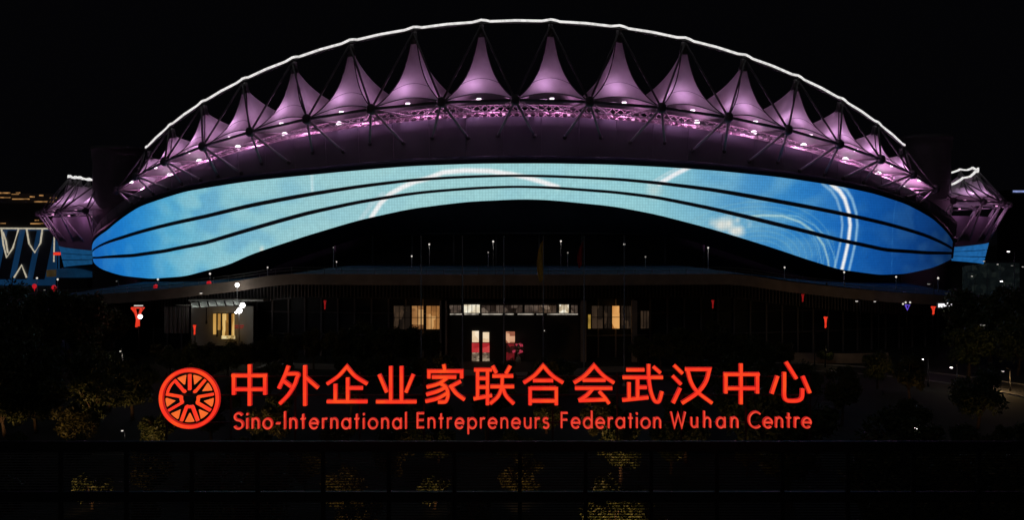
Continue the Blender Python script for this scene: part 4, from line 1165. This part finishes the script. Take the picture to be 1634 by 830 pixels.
m = MB(); m.path([(-.35, 0, zc + .3), (.35, 0, zc + .3), (0, 0, zc - .5), (-.35, 0, zc + .3)], .13, 6); m.build('neon_shape', glow('violet_neon', s2l((95, 70, 200)), 1.0), pur)
for dx, dz in ((-.3, .75), (.45, .75), (-.75, .5)):
    m = MB(); m.ball((dx, 0, zc + dz), .16, 8); m.build('bulb', M['soft_lamp'], pur)

# ================================================================== ROADS ON THE RIGHT
def ribbon(name, pts, wd, z, mat, kind='structure', h=0.0):
    pts = smooth_pts([(p[0], p[1]) for p in pts], 8); L = []; Rr = []
    for i, p in enumerate(pts):
        a = np.array(pts[max(0, i - 1)]); b = np.array(pts[min(len(pts) - 1, i + 1)]); d = (b - a) / np.linalg.norm(b - a); n = np.array((-d[1], d[0]))
        L.append(np.array(p) + n * wd / 2); Rr.append(np.array(p) - n * wd / 2)
    m = MB()
    if h: m.grid([[Vector((*q, zz)) for q in row] for row, zz in ((L, 0), (L, z + h), (Rr, z + h), (Rr, 0))])
    else: m.grid([[Vector((*q, z)) for q in L], [Vector((*q, z)) for q in Rr]])
    o = m.build(name, mat)
    if kind: tag(o, kind=kind)
    return o
rd = [(28, 139), (44, 141), (58, 134), (66, 124), (70, 112), (72, 96), (72, 70)]
ribbon('road', rd, 8, .01, M['asphalt'])
def off(pts, o):
    out = []
    for i, p in enumerate(pts):
        a = np.array(pts[max(0, i - 1)], float); b = np.array(pts[min(len(pts) - 1, i + 1)], float); d = (b - a) / np.linalg.norm(b - a)
        out.append(tuple(np.array(p) + np.array((-d[1], d[0])) * o))
    return out
ribbon('kerb', off(rd, 4.15), .3, 0, M['kerb'], h=.14); ribbon('kerb', off(rd, -4.15), .3, 0, M['kerb'], h=.14)
for o_ in (3.6, -3.6): ribbon('road_marking', off(rd, o_), .14, .016, M['paint'])
ribbon('path', [(-40, 143), (-15, 138), (0, 132), (15, 138), (28, 139)], 6, .008, M['kerb'])
# low curved planter wall by the road
pw = MB()
pts = smooth_pts([(44, 147), (49, 145.5), (56, 145), (62, 146)], 6)
pw.grid([[Vector((x, y + o_, z)) for x, y in pts] for o_, z in ((0, 0), (0, 1.6), (.5, 1.6), (.5, 0))])
tag(pw.build('planter_wall', M['stone']), 'low curved stone planter wall with bushes under the bright red knot', 'wall')

# ================================================================== STREET LAMPS (right) and small lights
def street_lamp(px, py, d, label, mat='white_lamp', r=.3, watts=0, color=(1, .75, .4), arm=1.2, group='street lamps', base=0.0):
    r *= .75
    p = P(px, py, d); t = thing('street_lamp', label, 'street lamp', (p.x + arm, d, base), 0, group)
    z = p.z - base
    m = MB(); m.lathe((0, 0, 0), [(.16, 0), (.14, .5), (.08, .6), (.06, z + .25)], 8); m.build('pole', M['black'], t, True)
    m = MB(); m.path([(0, 0, z + .25), (-arm * .5, 0, z + .42), (-arm, 0, z + .3)], .05, 6); m.build('arm', M['black'], t, True)
    m = MB(); m.lathe((-arm, 0, z), [(r * .5, -r * .35), (r, -.05), (r * .9, .05)], 10); m.build('lamp_lens', M[mat], t, True)
    m = MB(); m.lathe((-arm, 0, z + .07), [(r * 1.1, 0), (r * .7, .16), (.08, .26)], 10); m.build('lamp_hood', M['black'], t, True)
    if watts: lamp('lamp_light', (-arm, 0, z - .3), color, watts, .15, t)
    return t
street_lamp(1460.5, 684, 72, 'lone white lamp low among black trees right of the sign', 'white_lamp', .2, 0, arm=.5)
street_lamp(1472, 574, 122, 'upper left one of three white lamps along the dark road', 'white_lamp', .22, 6, (1, .9, .8), .8)
street_lamp(1518, 587, 118, 'middle one of three white lamps along the dark road', 'white_lamp', .24, 8, (1, .9, .8), .8)
street_lamp(1600, 593, 118, 'right one of three white lamps along the road near the picture edge', 'soft_lamp', .26, 300, (1, .62, .26), 1.0)
street_lamp(1609, 401.5, 300, 'tall street lamp far behind the right end of the stadium', 'white_lamp', .62, 0, arm=2.0)
street_lamp(1570, 417, 280, 'lamp right at the lower right corner of the stadium screen', 'soft_lamp', .42, 0, arm=1.0)
street_lamp(1592, 422, 300, 'lamp in front of the dim greenish low building, left of the tall one', 'soft_lamp', .4, 0, arm=.8)
street_lamp(1615, 424, 300, 'small lamp below the tall far street lamp', 'dim_lamp', .5, 0, arm=.8)
street_lamp(1632, 426, 300, 'lamp cut by the right edge of the picture', 'soft_lamp', .4, 0, arm=.8)
street_lamp(1598, 449, 220, 'warm white lamp beneath the dim greenish building', 'white_lamp', .42, 8, (1, .85, .7), .8)
street_lamp(1551, 441, 250, 'small lamp on the dark slope below the side screen', 'soft_lamp', .32, 0, arm=.8)
street_lamp(1482, 453.5, 160, 'flat dim lamp on the end of the right ramp', 'dim_lamp', .36, 0, arm=.9, base=10)
street_lamp(1311, 459, 158, 'flat dim lamp hanging over the right ramp', 'dim_lamp', .36, 0, arm=.9, base=12)
street_lamp(321, 468, 150, 'flat dim lamp above the left pavilion canopy', 'soft_lamp', .36, 0, arm=.9, base=6)
street_lamp(217, 470, 160, 'white lamp above the large red knot', 'soft_lamp', .26, 0, arm=.6)
street_lamp(1568, 519, 135, 'faint flat lamp low on the right below the white shop sign', 'dim_lamp', .5, 0, arm=.8)
street_lamp(868, 528, 144, 'faint lamp beside the dark wall right of the entrance doors', 'soft_lamp', .2, 0, arm=.4)
street_lamp(1367, 481, 148, 'pale lamp under the right ramp, left of its neighbour', 'soft_lamp', .3, 0, arm=.6)
street_lamp(1396, 481.5, 148, 'pale lamp under the right ramp, left of the violet ornament', 'soft_lamp', .24, 0, arm=.6)
street_lamp(158, 495, 140, 'pale lamp in the trees left of the large red knot', 'dim_lamp', .3, 0, arm=.4)
street_lamp(71, 463, 170, 'tiny lamp between the two left red lanterns', 'dim_lamp', .22, 0, arm=.4)
street_lamp(15, 456, 190, 'tiny lamp under the left end of the far hall', 'dim_lamp', .3, 0, arm=.4)
street_lamp(186, 449, 195, 'tiny lamp under the left swell of the screen', 'dim_lamp', .2, 0, arm=.4)
street_lamp(192, 561, 118, 'small white lamp sparkling through leaves below the large red knot', 'soft_lamp', .16, 26, (1, .85, .7), .3)
street_lamp(79, 560, 118, 'small white lamp sparkling through leaves at far left', 'dim_lamp', .16, 14, (1, .85, .7), .3)
street_lamp(195, 688, 86, 'cool white park lamp among the lit bushes at left', 'soft_lamp', .14, 4, (1, .9, .75), .3)
# warm sodium lamps that wash the right ramp
for px, lb in ((1300, 'sodium street lamp washing the middle of the right ramp'), (1440, 'sodium street lamp washing the far end of the right ramp')):
    p = P(px, 515, 141); t = thing('ramp_lamp', lb, 'street lamp', (p.x, 141, 0), 0, 'ramp lamps')
    m = MB(); m.tube((0, 0, 0), (0, 0, 6), .09, .06); m.build('pole', M['black'], t, True)
    m = MB(); m.lathe((0, 0, 6.0), [(.3, 0), (.3, .1), (.1, .2)], 8); m.build('lamp_hood', M['black'], t)
    lamp('lamp_light', (0, .6, 6.0), (1, .6, .25), 42, .2, t, 'SPOT', (0, 12, 9.8), 120)

# ================================================================== TREES
def crown_mesh(seed, rad, h, n, leaf):
    r = np.random.default_rng(seed)
    cl = []
    for k in range(26):
        v = r.normal(0, 1, 3); v /= np.linalg.norm(v); v *= r.uniform(.25, 1) ** .6
        cl.append((v * [rad * .85, rad * .85, h * .46] + [0, 0, h * .5], r.uniform(.22, .42) * rad))
    V = []; F = []
    for k in range(n):
        c, cr = cl[r.integers(len(cl))]
        v = r.normal(0, 1, 3); v /= np.linalg.norm(v); p = c + v * cr * r.uniform(.35, 1.05)
        d = r.normal(0, 1, 3); d /= np.linalg.norm(d); e = np.cross(d, r.normal(0, 1, 3)); e /= np.linalg.norm(e)
        s = leaf * r.uniform(.6, 1.3); o = len(V)
        V += [tuple(p - d * s), tuple(p + e * s * .45), tuple(p + d * s), tuple(p - e * s * .45)]; F.append((o, o + 1, o + 2, o + 3))
    me = bpy.data.meshes.new('crown'); me.from_pydata(V, [], F); me.update(); return me
def trunk_mesh(seed, h, crown_h, rad):
    r = np.random.default_rng(seed); m = MB()
    top_ = Vector((r.normal(0, .15), r.normal(0, .15), h))
    m.tube((0, 0, 0), top_, .2, .12, 7)
    for k in range(7):
        a = r.uniform(0, 6.28); e = top_ + Vector((math.cos(a) * rad * .6, math.sin(a) * rad * .6, crown_h * r.uniform(.3, .8)))
        m.tube(top_ - Vector((0, 0, r.uniform(0, .5))), e, .09, .03, 5)
    me = bpy.data.meshes.new('trunk'); me.from_pydata(m.v, [], m.f); me.update(); me.materials.append(M['bark']); return me
VAR = []
for i, (rad, ch, th) in enumerate(((2.6, 4.4, 2.0), (2.2, 4.8, 2.2), (3.0, 4.6, 1.8), (2.4, 3.8, 1.4), (1.9, 2.9, .9))):
    cm = crown_mesh(40 + i, rad, ch, 5600, .19); cm.materials.append(M['leaf'] if i % 2 == 0 else M['leaf2'])
    VAR.append((cm, trunk_mesh(60 + i, th, ch, rad), th))
def tree(x, y, var, s, label, group, rz=None):
    cm, tm, th = VAR[var]
    t = thing('tree', label, 'tree', (x, y, 0), random.uniform(0, 6.28) if rz is None else rz, group); t.scale = (s, s, s * random.uniform(.92, 1.1))
    o = bpy.data.objects.new('trunk', tm); COL.objects.link(o); o.parent = t
    o = bpy.data.objects.new('crown', cm); COL.objects.link(o); o.parent = t; o.location = (0, 0, th * .85)
    return t
DARK = 'dark leafy tree standing in the unlit park between the sign and the stadium'
LITPOS = [  # photo px of the lit patch, distance, size, variant, watts, label
 (150, 648, 92, 1.15, 0, 60, 'tree with ochre lit foliage at left above the louvres, biggest of the lit clump'),
 (120, 668, 86, .9, 3, 30, 'lower tree with faint ochre light left of the cool white park lamp'),
 (175, 615, 104, 1.0, 1, 40, 'tree whose yellow lit top rises behind the ochre clump at left'),
 (252, 672, 86, .9, 4, 34, 'shrubby tree with yellow green light under the wheel emblem'),
 (8, 655, 90, 1.0, 2, 36, 'tree with dim ochre light at the left edge above the louvres'),
 (428, 668, 86, .9, 3, 30, 'tree with dim light behind the first letters of the English line'),
 (446, 636, 100, .8, 4, 16, 'small lit tree glimpsed between the first two Chinese characters'),
 (712, 612, 112, .85, 1, 16, 'dim olive lit tree left of the two lit door leaves'),
 (872, 655, 92, .8, 4, 20, 'small yellow lit tree behind the middle of the sign'),
 (1094, 694, 80, .9, 0, 16, 'lit shrubby tree under the word Wuhan'),
 (700, 690, 80, .8, 4, 16, 'tree faintly lit just below the word Entrepreneurs'),
 (148, 762, 66, .75, 4, 110, 'tree glowing gold behind the louvres at lower left'),
 (548, 770, 64, .7, 3, 34, 'tree faintly gold behind the louvres left of the middle'),
 (694, 765, 66, .7, 4, 60, 'tree glowing gold behind the louvres near the middle'),
 (832, 762, 68, .7, 3, 40, 'small gold patch of tree behind the louvres right of the middle'),
 (990, 738, 73, .9, 0, 95, 'tree glowing gold behind the louvres below the word Federation'),
 (1070, 730, 76, .8, 0, 9, 'tree with thin gold streaks behind the louvres below the word Wuhan'),
 (985, 812, 58, .8, 2, 150, 'brightest gold tree seen through the bottom row of louvres'),
 (1070, 829, 56, .7, 4, 90, 'tree glowing gold at the bottom edge right of the brightest one'),
 (570, 829, 56, .7, 3, 50, 'tree glowing gold at the bottom edge left of the middle'),
  (212, 650, 99, 1.15, 0, 22, 'tree with dull brown light between the ochre clump and the wheel emblem'),
  (58, 662, 92, 1.1, 2, 12, 'tree with very dull brown light near the left edge above the louvres'),
  (560, 640, 100, 1.0, 0, 9, 'tree with a hint of warm light behind the fourth Chinese character'),
 (960, 690, 84, .9, 1, 9, 'tree with a hint of warm light below the word Federation'),
 (1180, 668, 92, 1.0, 2, 7, 'tree with a hint of warm light between the last two English words'),
 (1400, 560, 120, .95, 0, 10, 'tree with a hint of warm light below the stone planter wall on the right'),
 (1452, 606, 108, 1.0, 1, 7, 'tree with a hint of warm light in front of the road lamps'),
 (1560, 655, 94, 1.0, 2, 6, 'tree with a hint of warm light low at the right edge'),
 (330, 590, 114, .9, 0, 9, 'tree with a hint of warm light above the wheel emblem'),
 (240, 765, 66, .7, 1, 12, 'tree barely lit behind the louvres under the emblem'),
]
for (px, py, d, s, v, wt, lb) in LITPOS:
    cm, tm, th = VAR[v]
    p = P(px, py, d); x = p.x
    tr = tree(x, d, v, s, lb, 'lit trees of the park')
    # ground spotlight on the near side of the tree, aimed up into the crown
    cz = max(p.z, th * s + .9)
    t = thing('garden_spotlight', 'low garden spotlight aimed at the ' + ' '.join(lb.split()[:10]), 'spotlight', (x - 1.2 + random.uniform(-.6, .6), d - 5.2, 0), 0, 'garden spotlights')
    m = MB(); m.tube((0, 0, 0), (0, 0, .35), .05, .05, 6); m.build('stake', M['black'], t)
    m = MB(); m.tube((0, -.12, .3), (0, .16, .5), .1, .13, 8); m.build('lamp_head', M['black'], t)
    lamp('spot_light', (0, .25, .56), (1, .54, .22), wt * (10.5 if d > 78 else 9), .1, t, 'SPOT', (.9, 5.2, cz), 62)
# dark trees
r3 = np.random.default_rng(11)
spots = []
def ok(x, y, dmin): return all((x - a) ** 2 + (y - b) ** 2 > dmin ** 2 for a, b in spots)
for (px, py, d, *_r) in LITPOS: spots.append((P(px, py, d).x, d))
n_t = 0
for tries in range(900):
    if n_t >= 62: break
    y = r3.uniform(52, 132); x = r3.uniform(-1, 1) * (y * .56 + 3)
    px = 817 + x / y * FPX
    if not ok(x, y, 4.6): continue
    hmax = 20 - (max(565, 0) - 385) / FPX * y           # keep the facade in view
    if px < 140: hmax = 20 - (470 - 385) / FPX * y
    if px > 1500: hmax = 20 - (500 - 385) / FPX * y
    elif px > 1230: hmax = 20 - (580 - 385) / FPX * y
    elif 140 <= px < 430: hmax = 20 - (548 - 385) / FPX * y
    for (lx, ly, ld, *_q) in LITPOS:
        if ld > y and abs(px - lx) < 75: hmax = min(hmax, 20 - (ly + 22 - 385) / FPX * y)
    v = int(r3.integers(0, 5)); H = VAR[v][2] * .85 + (4.4, 4.8, 4.6, 3.8, 2.9)[v] * 1.0
    s = min(hmax / H / 1.12, r3.uniform(1.0, 1.9))
    if s < .45 or (abs(x - 62) < 9 and 95 < y < 140): continue
    spots.append((x, y)); n_t += 1
    tree(x, y, v, s, DARK, 'unlit trees of the park')
# dark trees close to the podium front
for (px, d, top_) in ((248, 144, 545), (272, 132, 545), (305, 130, 552), (335, 132, 541), (362, 130, 543), (398, 131, 538), (430, 136, 538), (462, 134, 530), (500, 136, 523), (540, 134, 520), (580, 136, 512), (618, 134, 516), (652, 137, 522), (690, 136, 528), (1020, 136, 530), (1055, 136, 524), (1092, 138, 518), (1135, 136, 514), (1172, 134, 522), (1215, 132, 530), (1250, 134, 540)):
    v = int(r3.integers(0, 4)); H = VAR[v][2] * .85 + (4.4, 4.8, 4.6, 3.8)[v]
    z = 20 + (385 - top_) / FPX * d
    tree((px - 817) / FPX * d, d, v, z / H / 1.06, 'dark tree silhouetted against the podium facade', 'dark trees along the podium')
# tall dark trees either side that hide the ends of the ramps
for (px, d, top_, lb) in ((80, 134, 470, None), (128, 136, 464, None), (176, 149, 476, None), (150, 148, 470, None), (20, 160, 452, None), (70, 150, 466, None), (120, 155, 462, None), (165, 158, 470, None), (1545, 150, 452, None), (1580, 145, 462, None), (1620, 150, 455, None), (1600, 170, 448, None), (40, 140, 480, None), (135, 138, 488, None), (1545, 130, 505, None), (1625, 132, 500, None), (-20, 150, 460, None), (1665, 150, 455, None)):
    v = int(r3.integers(0, 3)); H = VAR[v][2] * .85 + (4.4, 4.8, 4.6)[v]
    z = 20 + (385 - top_) / FPX * d
    tree((px - 817) / FPX * d, d, v, z / H / 1.03, 'tall dark tree in the black grove beside the end of the stadium ramp', 'tall trees beside the ramp')
# bushes lit at the foot of the red knot
bsh = thing('bush', 'round bush lit yellow at the foot of the bright red knot', 'bush', (P(1317, 530, 143).x, 143, 0)); bsh.scale = (.7, .7, .5)
o = bpy.data.objects.new('foliage', VAR[4][0]); COL.objects.link(o); o.parent = bsh; o.location = (0, 0, 1.6)
lamp('bush_light', (0, -3.5, 5.0), (1, .75, .4), 16, .2, bsh)
